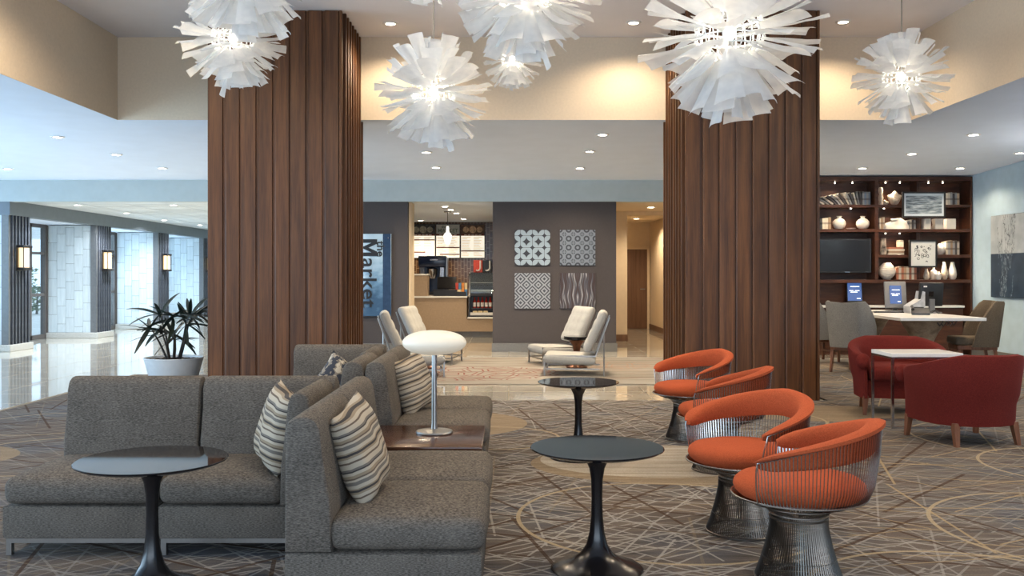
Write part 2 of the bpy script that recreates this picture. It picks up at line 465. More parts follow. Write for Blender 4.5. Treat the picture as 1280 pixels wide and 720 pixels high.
    rings = [(0.85, 4.9, 0.80), (3.0, 4.65, 0.80), (3.9, 6.2, 0.66), (4.1, 7.3, 0.85), (-3.3, 6.6, 0.7), (-0.1, 7.3, 0.5), (2.2, 8.2, 0.6), (1.9, 3.6, 0.7), (-4.0, 8.0, 0.6)]
    for (cx, cy, r) in rings:
        d = m.math('ABSOLUTE', m.math('SUBTRACT', ell(cx, cy, 1.0, 1.0), r))
        c = m.mix(m.math('MULTIPLY', m.math('LESS_THAN', d, 0.011), 0.8), c, (0.38, 0.30, 0.19))
    c = m.mix(0.35, c, m.mix(1.0, c, m.ramp(fine, [(0.3, (0.55, 0.55, 0.55)), (0.7, (1.35, 1.35, 1.35))]), 'MULTIPLY'))
    m.P(Base_Color=c, Roughness=0.98)
    m.set(m.b, 'Specular IOR Level', 0.1)
    m.bump(fine, 0.5, 0.004)
    return m.m
M['carpet'] = mk_carpet()

def mk_rug():
    m = Nd('medallion_rug')
    co = m.coord()
    sx = m.n('ShaderNodeSeparateXYZ', {0: co}); X, Y = sx.outputs[0], sx.outputs[1]
    st = m.noise(m.mapping(co, (0.7, 7, 1)), 1.2, 4, 0.6)
    c = m.ramp(st, [(0.3, (0.15, 0.125, 0.10)), (0.5, (0.25, 0.225, 0.19)), (0.68, (0.31, 0.29, 0.255))])
    vo = m.n('ShaderNodeTexVoronoi', {'Vector': co, 'Scale': 3.6}, feature='DISTANCE_TO_EDGE', voronoi_dimensions='2D').outputs['Distance']
    f1 = m.math('LESS_THAN', m.math('ABSOLUTE', m.math('SUBTRACT', vo, 0.13)), 0.04)
    def ell(cx, cy, rx, ry):
        a = m.math('DIVIDE', m.math('SUBTRACT', X, cx), rx); b = m.math('DIVIDE', m.math('SUBTRACT', Y, cy), ry)
        return m.math('LESS_THAN', m.math('ADD', m.math('MULTIPLY', a, a), m.math('MULTIPLY', b, b)), 1.0)
    c = m.mix(m.math('MULTIPLY', m.math('MULTIPLY', f1, ell(-0.55, 12.0, 1.25, 0.85)), 0.95), c, (0.16, 0.028, 0.015))
    c = m.mix(m.math('MULTIPLY', m.math('MULTIPLY', f1, ell(1.6, 13.0, 0.9, 0.5)), 0.5), c, (0.36, 0.15, 0.08))
    br = m.math('GREATER_THAN', m.noise(m.mapping(co, (0.6, 3, 1)), 1.7, 3), 0.6)
    c = m.mix(m.math('MULTIPLY', br, 0.35), c, (0.19, 0.10, 0.06))
    m.P(Base_Color=c, Roughness=0.97)
    m.bump(m.noise(co, 120, 2), 0.3, 0.004)
    return m.m
M['rug'] = mk_rug()

def mk_stripes():
    m = Nd('striped_cushion_cloth')
    g = m.n('ShaderNodeSeparateXYZ', {0: m.coord()})
    wob = m.noise(m.coord(), 3.0, 1)
    z = m.math('ADD', g.outputs[2], m.math('MULTIPLY', wob, 0.035))
    fr = m.math('FRACT', m.math('MULTIPLY', z, 7.0))
    cr, ta, br, dk, gy = (0.44, 0.375, 0.285), (0.27, 0.21, 0.14), (0.12, 0.085, 0.06), (0.045, 0.038, 0.035), (0.155, 0.135, 0.115)
    st = [(0, cr), (.10, br), (.15, cr), (.24, ta), (.30, dk), (.36, ta), (.40, cr), (.50, gy), (.60, cr), (.66, br), (.70, ta), (.78, cr), (.86, dk), (.90, gy), (.96, cr)]
    c = m.ramp(fr, st, 'CONSTANT')
    m.P(Base_Color=c, Roughness=0.9)
    m.bump(m.noise(m.coord(), 200, 2), 0.3, 0.003)
    return m.m
M['stripes'] = mk_stripes()

def mk_mottled():
    m = Nd('mottled_cushion_cloth')
    n = m.noise(m.coord(), 22, 2)
    m.P(Base_Color=m.ramp(n, [(0.4, (0.03, 0.035, 0.05)), (0.5, (0.24, 0.21, 0.17)), (0.6, (0.50, 0.45, 0.36))], 'CONSTANT'), Roughness=0.9)
    return m.m
M['mottled'] = mk_mottled()

def mk_brick():
    m = Nd('brown_vertical_tile')
    v = m.n('ShaderNodeSeparateXYZ', {0: m.coord()})
    cv = m.n('ShaderNodeCombineXYZ', {0: v.outputs[2], 1: v.outputs[0], 2: 0.0})
    bt = m.n('ShaderNodeTexBrick', {'Vector': cv.outputs[0], 'Color1': (0.085, 0.042, 0.022, 1), 'Color2': (0.14, 0.075, 0.04, 1), 'Mortar': (0.32, 0.22, 0.13, 1),
             'Scale': 1.0, 'Mortar Size': 0.006, 'Brick Width': 0.16, 'Row Height': 0.075})
    m.P(Base_Color=bt.outputs[0], Roughness=0.2)
    return m.m
M['brick'] = mk_brick()

def mk_panel_ceiling():
    m = Nd('acoustic_ceiling_panel')
    rn = m.rnd()
    n = m.noise(m.mapping(m.coord(), (1.5, 20, 1)), 1.5, 3)
    c = m.ramp(n, [(0.3, (0.58, 0.62, 0.64)), (0.7, (0.70, 0.73, 0.74))])
    hsv = m.n('ShaderNodeHueSaturation', {'Value': m.math('ADD', m.math('MULTIPLY', rn, 0.15), 0.9), 'Color': c})
    m.P(Base_Color=hsv.outputs[0], Roughness=0.7)
    return m.m
M['cpanel'] = mk_panel_ceiling()

# art prints (object coordinates: x across, z up, centred)
def art_mat(name, kind):
    m = Nd(name)
    g = m.n('ShaderNodeSeparateXYZ', {0: m.coord()}); x, z = g.outputs[0], g.outputs[2]
    dk, lt = (0.018, 0.02, 0.03), (0.52, 0.56, 0.60)
    def cell(v, p, o=0.5):
        return m.math('SUBTRACT', m.math('FRACT', m.math('ADD', m.math('DIVIDE', v, p), o)), 0.5)
    def hyp(a, b): return m.math('SQRT', m.math('ADD', m.math('MULTIPLY', a, a), m.math('MULTIPLY', b, b)))
    if kind == 'petals':          # interlocking circles: four petals per cell
        fx, fz = cell(x, 0.2), cell(z, 0.2)
        fs = None
        for (sx, sz) in ((.5, 0), (-.5, 0), (0, .5), (0, -.5)):
            d = hyp(m.math('SUBTRACT', fx, sx), m.math('SUBTRACT', fz, sz))
            l = m.math('LESS_THAN', d, 0.50)
            fs = l if fs is None else m.math('ADD', fs, l)
        star = m.math('LESS_THAN', m.math('ADD', m.math('SQRT', m.math('ABSOLUTE', fx)), m.math('SQRT', m.math('ABSOLUTE', fz))), 0.60)
        thin = m.math('LESS_THAN', m.math('MINIMUM', m.math('ABSOLUTE', fx), m.math('ABSOLUTE', fz)), 0.014)
        out = m.math('GREATER_THAN', hyp(fx, fz), 0.515)
        k = m.math('MAXIMUM', m.math('MAXIMUM', star, thin), out)
        c = m.mix(k, (0.27, 0.34, 0.40), dk)
    elif kind == 'mandala':
        fx, fz = cell(x, 0.15), cell(z, 0.15)
        d = hyp(fx, fz)
        s = m.math('SINE', m.math('MULTIPLY', d, 19.0))
        e = m.math('LESS_THAN', m.math('MINIMUM', m.math('ABSOLUTE', m.math('SUBTRACT', m.math('ABSOLUTE', fx), 0.5)), m.math('ABSOLUTE', m.math('SUBTRACT', m.math('ABSOLUTE', fz), 0.5))), 0.05)
        k = m.math('MAXIMUM', m.math('GREATER_THAN', s, 0.1), e)
        c = m.mix(k, (0.03, 0.037, 0.053), (0.16, 0.19, 0.235))
    elif kind == 'diamonds':
        fx, fz = cell(x, 0.2), cell(z, 0.2)
        d = m.math('ADD', m.math('ABSOLUTE', fx), m.math('ABSOLUTE', fz))
        wv = m.math('SINE', m.math('MULTIPLY', d, 21.0))
        c = m.mix(m.math('GREATER_THAN', wv, 0.15), (0.26, 0.28, 0.31), (0.035, 0.04, 0.055))
    elif kind == 'bark':
        xx = m.math('ADD', m.math('ABSOLUTE', x), m.math('MULTIPLY', m.math('SINE', m.math('MULTIPLY', z, 18.0)), 0.012))
        n = m.n('ShaderNodeTexNoise', {'Vector': m.n('ShaderNodeCombineXYZ', {0: m.math('MULTIPLY', xx, 24.0), 1: 0.0, 2: m.math('MULTIPLY', z, 1.2)}), 'Scale': 1.0, 'Detail': 3.0}).outputs['Fac']
        c = m.ramp(n, [(0.30, (0.02, 0.012, 0.012)), (0.45, (0.045, 0.026, 0.026)), (0.54, (0.06, 0.065, 0.085)), (0.60, (0.33, 0.33, 0.34)), (0.65, (0.035, 0.03, 0.035))])
    elif kind == 'sea':
        n = m.noise(m.mapping(m.coord(), (5, 1, 42)), 1.0, 4, 0.6)
        edge = m.math('MAXIMUM', m.math('GREATER_THAN', m.math('ABSOLUTE', x), 0.29), m.math('GREATER_THAN', m.math('ABSOLUTE', z), 0.145))
        c = m.ramp(n, [(0.40, (0.06, 0.08, 0.10)), (0.50, (0.22, 0.27, 0.31)), (0.62, (0.45, 0.50, 0.54))])
        c = m.mix(edge, c, (0.58, 0.64, 0.68))
    elif kind == 'glyphs':
        vo = m.n('ShaderNodeTexVoronoi', {'Vector': m.mapping(m.coord(), (20, 0.001, 20)), 'Scale': 1.0}, feature='F1').outputs['Distance']
        k = m.math('LESS_THAN', m.math('ABSOLUTE', m.math('SUBTRACT', vo, 0.36)), 0.075)
        inn = m.math('MULTIPLY', m.math('LESS_THAN', m.math('ABSOLUTE', x), 0.135), m.math('LESS_THAN', m.math('ABSOLUTE', m.math('ADD', z, 0.0)), 0.135))
        c = m.mix(m.math('MULTIPLY', k, inn), (0.66, 0.66, 0.62), (0.03, 0.03, 0.035))
    elif kind == 'birch':         # wall canvas, y across
        y = g.outputs[1]
        n = m.n('ShaderNodeTexNoise', {'Vector': m.n('ShaderNodeCombineXYZ', {0: 0.0, 1: m.math('MULTIPLY', y, 4.0), 2: m.math('MULTIPLY', z, 0.9)}), 'Scale': 1.6, 'Detail': 4.0, 'Roughness': 0.65}).outputs['Fac']
        ln = m.math('LESS_THAN', m.math('ABSOLUTE', m.math('SUBTRACT', n, 0.5)), 0.010)
        ln2 = m.math('LESS_THAN', m.math('ABSOLUTE', m.math('SUBTRACT', n, 0.58)), 0.010)
        ln = m.math('MULTIPLY', m.math('MAXIMUM', ln, ln2), m.math('LESS_THAN', m.math('ABSOLUTE', m.math('SUBTRACT', y, 0.26)), m.math('ADD', 0.22, m.math('MULTIPLY', z, 0.08))))
        ink = m.noise(m.coord(), 5.0, 3)
        up = m.mix(ln, m.ramp(ink, [(0.35, (0.36, 0.40, 0.43)), (0.65, (0.47, 0.51, 0.53))]), (0.07, 0.08, 0.09))
        lo = m.mix(ln, m.ramp(ink, [(0.3, (0.018, 0.036, 0.062)), (0.7, (0.032, 0.060, 0.098))]), (0.24, 0.30, 0.35))
        c = m.mix(m.math('GREATER_THAN', z, 0.04), lo, up)
    m.P(Base_Color=c, Roughness=0.45)
    return m.m

# ================================================================== SETTING
LOWZ = 3.07
def low_z(y): return LOWZ if y < 10.55 else LOWZ - 0.0388*(y - 10.55)

floor = struct('floor', MB().box(-9.9, -6, -0.12, 8, 30, -0.012), M['grout'])
struct('ground', MB().box(-40, -10, -0.14, -9.9, 60, -0.02), M['paving'])

# polished tiles, one object each, where the floor is bare
tile_me = MB().rbox(-0.372, -0.372, -0.012, 0.372, 0.372, 0.0, 0.002, 1).mesh('tile', M['tile'])
def tiles(x0, x1, y0, y1, p=0.75):
    nx = int(math.ceil((x1-x0)/p - 1e-6)); ny = int(math.ceil((y1-y0)/p - 1e-6))
    for i in range(nx):
        for j in range(ny):
            put('floor_tile', tile_me, floor, (x0+p*(i+.5), y0+p*(j+.5), 0))
tiles(-9.375, -4.875, 7.0, 28.0)            # left gallery
tiles(-4.875, -3.0, 12.0, 15.0)
tiles(-3.0, 3.0, 9.452, 10.95)
tiles(-2.25, 3.75, 14.0, 18.6)
tiles(1.5, 3.75, 19.25, 22.2)

carpet = MB()
cp = [(-4.80, -5.5), (7.5, -5.5), (7.5, 13.6), (3.28, 13.6), (3.28, 9.45), (-3.17, 9.45), (-3.17, 11.9), (-4.80, 11.9)]
carpet.prism(cp, -0.011, 0.006)
tag(carpet.build('carpet', M['carpet']), 'grey-brown fitted carpet with scribbled cream and tan lines under the seating', 'carpet')
rug = MB().rbox(-3.05, 10.8, -0.011, 3.18, 14.3, 0.014, 0.006, 1)
tag(rug.build('area_rug', M['rug']), 'beige streaked rug with red-brown medallion under the pale lounge chairs', 'rug')
c2 = MB().box(3.3, 13.62, -0.011, 7.48, 14.84, 0.004)
struct('floor', MB().box(4.32, 14.3, -0.011, 7.48, 14.86, 0.0), M['tile'])

# ceilings
cl = MB().box(-4.6, -6, 4.02, 4.75, 10.7, 4.2)
struct('ceiling', cl, M['ceil_high'])
lc = MB()
lc.box(-9.9, -6, LOWZ, -4.489, 10.60, LOWZ+0.1)
lc.box(4.623, -6, LOWZ, 7.6, 10.60, LOWZ+0.1)
z1 = low_z(15.62)
lc.prism([(10.553, LOWZ), (15.62, z1), (15.62, z1+0.1), (10.553, LOWZ+0.1)], -9.9, 7.6, 'X')
struct('ceiling', lc, M['ceil'])
# coffer faces
struct('wall_coffer_left', MB().box(-4.60, -6, LOWZ+0.001, -4.486, 10.66, 4.02), M['cream'])
struct('wall_coffer_right', MB().box(4.62, -6, LOWZ+0.001, 4.74, 10.66, 4.02), M['cream'])
struct('wall_coffer_back', MB().box(-4.486, 10.55, LOWZ+0.001, 4.62, 10.66, 4.02), M['cream'])

# bulkhead over the back openings
struct('trim_1', MB().box(-9.9, 15.42, 2.522, 4.36, 15.62, 3.0), M['header'])

# back walls
struct('wall_market', MB().box(-4.4, 15.47, 0, -1.70, 15.66, 2.522), M['taupe'])
struct('baseboard_market', MB().box(-4.41, 15.445, 0, -1.69, 15.47, 0.14), M['granite'])
struct('wall_center', MB().box(-0.27, 15.47, 0, 1.806, 17.2, 2.522), M['taupe'])
struct('baseboard_center', MB().box(-0.285, 15.44, 0, 1.82, 15.47, 0.145), M['granite'])
# gallery / market partition and market room
struct('wall_gallery_right', MB().box(-4.4, 15.66, 0, -4.25, 29, 2.6), M['beige'])
mk = MB(); mk.box(-4.25, 21.62, 0, 1.8, 21.75, 2.6)
struct('wall_market_back', mk, M['brick'])
struct('wall_market_right', MB().box(1.1, 17.2, 0, 1.25, 21.62, 2.6), M['beige'])
struct('ceiling_market', MB().box(-4.25, 15.62, 2.53, 1.8, 21.75, 2.62), M['ceil'])
struct('trim_2', MB().box(-1.70, 15.66, 0, -1.655, 16.1, 2.53), M['beige'])
# passage with the brown door
struct('ceiling_passage', MB().box(1.25, 15.62, 2.53, 3.6, 22.3, 2.62), M['beige'])
ps = MB(); ps.box(1.25, 17.9, 0, 2.304, 18.25, 2.53); ps.box(2.304, 17.9, 2.45, 3.37, 18.1, 2.53)
struct('wall_passage_left', ps, M['beige'])
struct('baseboard_passage', MB().box(1.25, 17.87, 0, 2.315, 17.9, 0.13), M['door_wood'])
struct('wall_passage_back', MB().box(1.25, 22.0, 0, 3.5, 22.15, 2.55), M['beige'])
struct('wall_passage_right', MB().box(3.37, 15.3, 0, 3.52, 22.15, 2.95), M['beige'])
struct('baseboard_passage_right', MB().box(3.345, 15.45, 0, 3.37, 21.95, 0.12), M['door_wood'])
d = struct('door_1', MB().box(2.50, 21.95, 0.005, 3.30, 21.995, 1.90), M['door_wood'])
fr = MB(); fr.box(2.43, 21.93, 0, 2.50, 22.0, 1.95); fr.box(3.30, 21.93, 0, 3.36, 22.0, 1.95); fr.box(2.50, 21.93, 1.90, 3.30, 22.0, 1.95)
fr.build('door_frame', M['beige'], d)
MB().tube([(3.24, 21.95, 0.95), (3.24, 21.89, 0.95), (3.13, 21.89, 0.95)], 0.012, 6).build('door_handle', M['steel'], d)

# right side
struct('wall_right', MB().box(7.5, -6, 0, 7.65, 15.4, 3.1), M['bluewall'])
struct('baseboard_right', MB().box(7.475, -6, 0, 7.5, 14.86, 0.12), M['granite'])
struct('wall_back_right', MB().box(3.52, 15.27, 0, 7.5, 15.40, 2.93), M['beige'])

# gallery at the left: ceiling of panels, beam, soffit, end wall
gc = struct('ceiling_gallery', MB().box(-9.9, 15.62, 2.56, -4.4, 29, 2.66), M['slat_grey'])
cpm = MB().rbox(-0.432, -0.290, 0.0, 0.432, 0.290, 0.022, 0.004, 1).mesh('ceiling_panel', M['cpanel'])
for i in range(5):
    for j in range(22):
        put('ceiling_panel', cpm, gc, (-8.38 + 0.45 + 0.9*i*0.885, 15.92 + 0.606*j, 2.538))
struct('trim_3', MB().box(-8.56, 15.44, 2.30, -8.375, 29, 2.555), M['beam'])
struct('ceiling_soffit', MB().box(-9.9, 15.62, 2.31, -8.56, 29, 2.40), M['ceil'])
struct('wall_gallery_end', MB().box(-9.9, 28.9, 0, -4.4, 29.05, 2.6), M['stone'])

# stone-clad piers: slatted end facing the lobby, stone field facing the room
slat_me = MB().rbox(-0.02, -0.022, 0.115, 0.03, 0.022, 2.30, 0.004, 1).mesh('slat', M['slat_dark'])
pan_me = MB().rbox(-0.088, 0, -0.181, 0.088, 0.02, 0.181, 0.003, 1).mesh('stone_panel', M['stone'])
def pier(y, label):
    t = thing('stone_pier', label, 'pillar', (-8.95, y, 0), 0, 'stone clad piers along the bright gallery')
    MB().box(-0.50, 0.03, 0.115, 0.50, 0.67, 2.30).build('core', M['slat_grey'], t)
    MB().rbox(-0.57, -0.035, 0, 0.60, 0.73, 0.115, 0.006, 1).build('plinth', M['plinth'], t)
    MB().box(0.435, 0.0, 0.115, 0.555, 0.055, 2.30).build('corner_post', M['slat_grey'], t)
    MB().box(-0.555, -0.02, 0.115, -0.435, 0.055, 2.30).build('jamb', M['mullion'], t)
    MB().box(0.50, 0.055, 0.115, 0.53, 0.66, 2.30).build('slat_backing', M['column_dark'], t)
    for k in range(6):
        put('slat', slat_me, t, (0.545, 0.11 + k*0.104, 0))
    w = 0.1768
    for i in range(5):
        zoff = (0.0, 0.19, 0.06, 0.25, 0.13)[i]
        z = 0.115 - zoff
        while z < 2.29:
            a, b = max(0.116, z), min(2.299, z + 0.366)
            if b - a > 0.03:
                put('stone_panel', pan_me, t, (-0.4335 + w*(i+.5) - 0.0, 0.01, (a+b)/2)).scale = (0.985, 1, (b-a-0.005)/0.362)
            z += 0.366
    return t
pier(15.44, 'nearest stone pier with dark slats at the left edge of the photo')
pier(18.73, 'second stone pier from the left, pale stone field beside dark slats')
pier(22.02, 'third stone pier from the left, behind the palm')
pier(25.30, 'farthest stone pier, partly hidden by the left wood column')
pier(12.15, 'stone pier just outside the left of the frame')

# glazing between the piers
def window(n, y0, y1):
    f = MB()
    for yy in (y0, y1-0.06): f.box(-9.50, yy, 0, -9.40, yy+0.06, 2.31)
    ym = y1 - 0.62
    f.box(-9.49, ym, 0, -9.41, ym+0.05, 2.31)
    f.box(-9.49, y0, 2.24, -9.41, y1, 2.31); f.box(-9.49, y0, 0, -9.41, y1, 0.09)
    f.box(-9.485, y0, 0.86, -9.415, y1, 0.92); f.box(-9.485, y0, 1.70, -9.415, y1, 1.75)
    w = struct('window_%d' % n, f, M['mullion'])
    MB().box(-9.455, y0+0.06, 0.09, -9.445, y1-0.06, 2.24).build('pane', M['glass'], w)
window(1, 16.17, 18.72); window(2, 19.46, 22.0); window(3, 22.75, 25.28); window(4, 12.88, 15.43)
# what shows through the first gap
pg = thing('pergola', 'white slatted pergola outside the far left window', 'pergola', (-12.6, 24, 0))
for k in range(9):
    MB().box(-2.4, -3.6 + k*0.85, 2.35, 2.4, -3.42 + k*0.85, 2.55).build('rafter', M['white_beam'], pg)
for (px_, py_) in ((-2.3, -3.5), (-2.3, 3.3), (2.3, 3.3)):
    MB().box(px_-0.07, py_-0.07, 0, px_+0.07, py_+0.07, 2.36).build('post', M['white_beam'], pg)
MB().box(-2.4, -3.55, 2.2, -2.26, 3.4, 2.36).build('beam', M['white_beam'], pg)
MB().box(2.26, -3.55, 2.2, 2.4, 3.4, 2.36).build('beam', M['white_beam'], pg)
def shrub(x, y, h, r, label, seed):
    rs = random.Random(seed)
    t = thing('shrub', label, 'shrub', (x, y, -0.02), 0, 'shrubs outside the gallery window')
    lv = MB()
    for i in range(420):
        a = rs.random()*2*PI; u = rs.random(); zz = h*(0.12 + 0.88*u); rr = r*math.sin(PI*min(1, 0.12+0.85*u))**0.6*(0.5+0.5*rs.random())
        p = Vector((rr*math.cos(a), rr*math.sin(a), zz)); m = Matrix.Translation(p) @ Matrix.Rotation(rs.random()*6, 4, 'Z') @ Matrix.Rotation(rs.random()*3, 4, 'X')
        s = 0.05 + 0.05*rs.random()
        lv.add([(-s, 0, 0), (0, -s*.5, 0), (s, 0, 0.01), (0, s*.5, 0)], [(0,1,2,3)], m)
    tag(lv.build('foliage', M['shrub'], t, smooth=0), kind='stuff')
    MB().tube([(0,0,0), (0.02,0,h*.5), (0,0.02,h*.85)], [0.04,0.03,0.01], 6).build('trunk', M['stem'], t)
shrub(-15.6, 29.2, 1.9, 0.7, 'tall loose shrub outside the window beside the nearest pier', 3)
shrub(-15.7, 30.6, 0.9, 0.6, 'low round shrub outside the window beside the nearest pier', 4)
shrub(-17.4, 31.5, 2.4, 0.9, 'bushy green shrub farthest behind the window glass', 5)

# ------------------------------------------------------------------ wood columns
board_me = []
W8 = 1.366/8
for k in range(3):
    b = MB()
    # a board with a shallow rebate on its right edge, slightly wedge shaped
    pr = [(0.0, 0.0), (0.0, -0.030-0.004*k), (0.012, -0.040), (W8-0.030, -0.030), (W8-0.026, -0.012), (W8-0.004, -0.012), (W8-0.004, 0.0)]
    b.prism(pr, 0, 4.015)
    board_me.append(b.mesh('board', M['column_wood'], 25))
fin_me = MB().rbox(0, -0.020, 0, 0.075, 0.020, 4.015, 0.004, 1).mesh('fin', M['column_wood'])
def column(x0, side, label):
    """side +1: fins on the right face, -1: on the left"""
    xc = x0 + 1.366/2
    t = thing('wood_column', label, 'column', (xc, 9.46, 0))
    MB().box(-0.683+0.02, 0.035, 0, 0.683-0.02, 1.28, 4.018).build('core', M['column_dark'], t)
    for k in range(8):
        put('board', board_me[k % 3], t, (-0.683 + k*W8, 0.040, 0))
    for s in (-1, 1):
        MB().rbox(s*0.683-0.02 if s > 0 else -0.69, 0.0, 0, 0.69 if s > 0 else -0.663, 0.05, 4.015, 0.003, 1).build('corner_trim', M['column_wood'], t)
        for k in range(8):
            o = put('fin', fin_me, t, (s*0.640, 0.13 + k*0.155, 0))
            if s < 0: o.rotation_euler = (0, 0, PI)
    MB().rbox(-0.655, 1.28, 0, 0.655, 1.305, 4.018, 0.003, 1).build('back_panel', M['column_wood'], t)
column(-3.09, 1, 'left square column clad in dark walnut boards behind the palm and grey sofa')
column(1.826, -1, 'right square column clad in dark walnut boards behind the orange chairs')

# ------------------------------------------------------------------ downlights
ring_me = MB().lathe([(0.052, -0.004), (0.075, -0.006), (0.085, 0.0), (0.085, 0.006), (0.052, 0.006)], 20).mesh('trim_ring', M['trim_white'])
lens_me = MB().lathe([(0.0, 0.0), (0.052, 0.0), (0.052, 0.004), (0.0, 0.004)], 16).mesh('lens', M['lens'])
def downlight(x, y, z, label, group, power=22, angle=95, s=1.0, color=(1.0, 0.80, 0.56)):
    t = thing('recessed_downlight', label, 'ceiling light', (x, y, z), 0, group)
    ro = put('trim_ring', ring_me, t, (0, 0, -0.006*s)); ro.scale = (s, s, 1)
    put('lens', lens_me, ro, (0, 0, -0.004))
    if power:
        ld = bpy.data.lights.new('lamp', 'SPOT')
        ld.energy = power; ld.color = color; ld.spot_size = R(angle); ld.spot_blend = 0.6; ld.shadow_soft_size = 0.05
        lo = bpy.data.objects.new('lamp', ld); COL.objects.link(lo)
        lo.parent = t; lo.location = (0, 0, -0.03)
ords = ['nearest', 'second nearest', 'third nearest', 'fourth nearest', 'fifth nearest', 'farthest']
def low_pt(px, py):
    # where a sight line through the low ceiling meets it
    k = (343 - py)/1150
    y = (LOWZ + 0.0388*10.55 - 1.3)/(k + 0.0388)
    if y < 10.55: y = (LOWZ - 1.3)/k
    return (px-636)*y/1150, y, low_z(y)
for i, (px, py) in enumerate([(72,171), (145,193), (203,210), (10,211)]):
    x, y, z = low_pt(px, py)
    downlight(x, y, z, '%s recessed downlight in the blue-lit low ceiling left of the wood column' % ['nearest', 'second', 'right far', 'left far'][i], 'downlights in the left low ceiling', 40, 140)
for i, (px, py) in enumerate([(753,168), (737,189), (725,210), (533,190), (545,209)]):
    x, y, z = low_pt(px, py)
    downlight(x, y, z, ['right row nearest', 'right row middle', 'right row farthest', 'left row nearer', 'left row farther'][i] + ' recessed downlight in the low ceiling between the wood columns', 'downlights between the columns', 95, 150)
for i, (px, py) in enumerate([(1217,168), (1140,192), (1275,191), (1078,210), (1200,210)]):
    x, y, z = low_pt(px, py)
    downlight(x, y, z, ['nearest', 'middle left', 'rightmost', 'far left', 'far right'][i] + ' recessed downlight in the low ceiling in front of the bookcase', 'downlights before the bookcase', (65, 65, 10, 65, 28)[i], 140)
for i, (px, py) in enumerate([(488,29), (792,28), (1054,27)]):
    y = (4.02-1.3)*1150/(343-py); x = (px-636)*y/1150
    downlight(x, y, 4.02, ['left', 'middle', 'right'][i] + ' recessed downlight in the high ceiling, close to the cream coffer face', 'downlights in the high ceiling', 48, 150)
for (x, y, i) in ((-3.4, 4.6, 0), (0.4, 4.0, 1), (3.5, 4.6, 2), (-3.4, 7.6, 3), (0.6, 7.6, 4), (3.9, 6.4, 5)):
    downlight(x, y, 4.02, ['front left', 'front middle', 'front right', 'rear left', 'rear middle', 'rear right'][i] + ' recessed downlight in the high ceiling above the seating', 'downlights above the seating', 78, 160)
for (x, y, i) in ((6.2, 5.2, 0), (6.2, 8.0, 1)):
    downlight(x, y, LOWZ, ['nearer', 'farther'][i] + ' recessed downlight over the red armchairs', 'downlights over the red chairs', 55, 120)
for i, (px, py) in enumerate([(97,256), (217,256), (158,266), (205,275), (250,281)]):
    y = (2.538-1.3)*1150/(343-py); x = (px-636)*y/1150
    downlight(x, y, 2.538, ['leftmost', 'second', 'third', 'fourth', 'farthest'][i] + ' downlight in the panelled gallery ceiling at the left', 'gallery downlights', 135, 155, color=(0.86, 0.93, 1.0))
for i, (x, y) in enumerate([(-1.15, 16.6), (-1.1, 17.4), (-1.05, 18.4), (-1.0, 20.3), (-2.0, 20.9)]):
    downlight(x, y, 2.53, ['nearest', 'second', 'third', 'fourth', 'far left'][i] + ' downlight in the white ceiling of the market counter', 'market downlights', 50, 130)
for i, (x, y) in enumerate([(2.6, 16.8), (2.8, 20.2)]):
    downlight(x, y, 2.53, ['front', 'rear'][i] + ' downlight in the passage to the brown door', 'passage downlights', 60, 150)

# invented brass uplighters past the frame's right edge, added to brighten the ceiling
M['brass'] = plain('brushed_brass', (0.55, 0.40, 0.20), 0.35, 0.9, noise=0.05)
def uplighter(x, y, s, label, power, color):
    t = thing('added_fill_uplighter', label, 'wall lamp', (x, y, 1.95), 0, 'added brass fill uplighters')
    MB().lathe([(0, -0.10), (0.03, -0.10), (0.085, 0.06), (0.09, 0.07), (0.08, 0.07), (0.028, -0.08), (0, -0.08)], 20, Matrix.Translation((-s*0.14, 0, 0))).build('bowl', M['brass'], t)
    MB().box(min(0, -s*0.07), -0.02, -0.06, max(0, -s*0.07), 0.02, -0.02).build('arm', M['brass'], t)
    ld = bpy.data.lights.new('lamp', 'SPOT'); ld.energy = power; ld.color = color; ld.spot_size = R(165); ld.spot_blend = 0.7; ld.shadow_soft_size = 0.06
    lo = bpy.data.objects.new('lamp', ld); COL.objects.link(lo); lo.parent = t; lo.location = (-s*0.14, 0, 0.09); lo.rotation_euler = (PI, 0, 0)
for i, yy in enumerate((3.5, 6.0, 8.5, 11.0)):
    uplighter(7.49, yy, 1, ['first', 'second', 'third', 'fourth'][i] + ' added brass fill uplighter on the blue right wall, counted from the viewer', 75 if i < 3 else 25, (1.0, 0.93, 0.86))

# ================================================================== SEATING GROUP
SEAT = 0.366
D = 0.765       # module depth
Wm = 0.705
def back_profile():
    # (depth from rear, height): reclined, rounded back cross-section
    return [(0.0, 0.235), (0.0, 0.700), (0.012, 0.738), (0.042, 0.757), (0.085, 0.760), (0.115, 0.745), (0.133, 0.712), (0.150, 0.60), (0.175, 0.42), (0.180, 0.235)]
def soft_extrude(prof, x0, x1, r=0.022, axis='X'):
    """extrude a closed profile from x0 to x1 with softened ends"""
    cx = sum(p[0] for p in prof)/len(prof); cz = sum(p[1] for p in prof)/len(prof)
    rings = []
    for (x, ins) in ((x0, r), (x0 + r*0.3, r*0.3), (x0 + r, 0.0), (x1 - r, 0.0), (x1 - r*0.3, r*0.3), (x1, r)):
        ring = []
        for (d, z) in prof:
            dx, dz = cx - d, cz - z; L = math.hypot(dx, dz)
            ring.append((x, d + dx/L*ins, z + dz/L*ins))
        rings.append(ring)
    return MB().rings(rings)
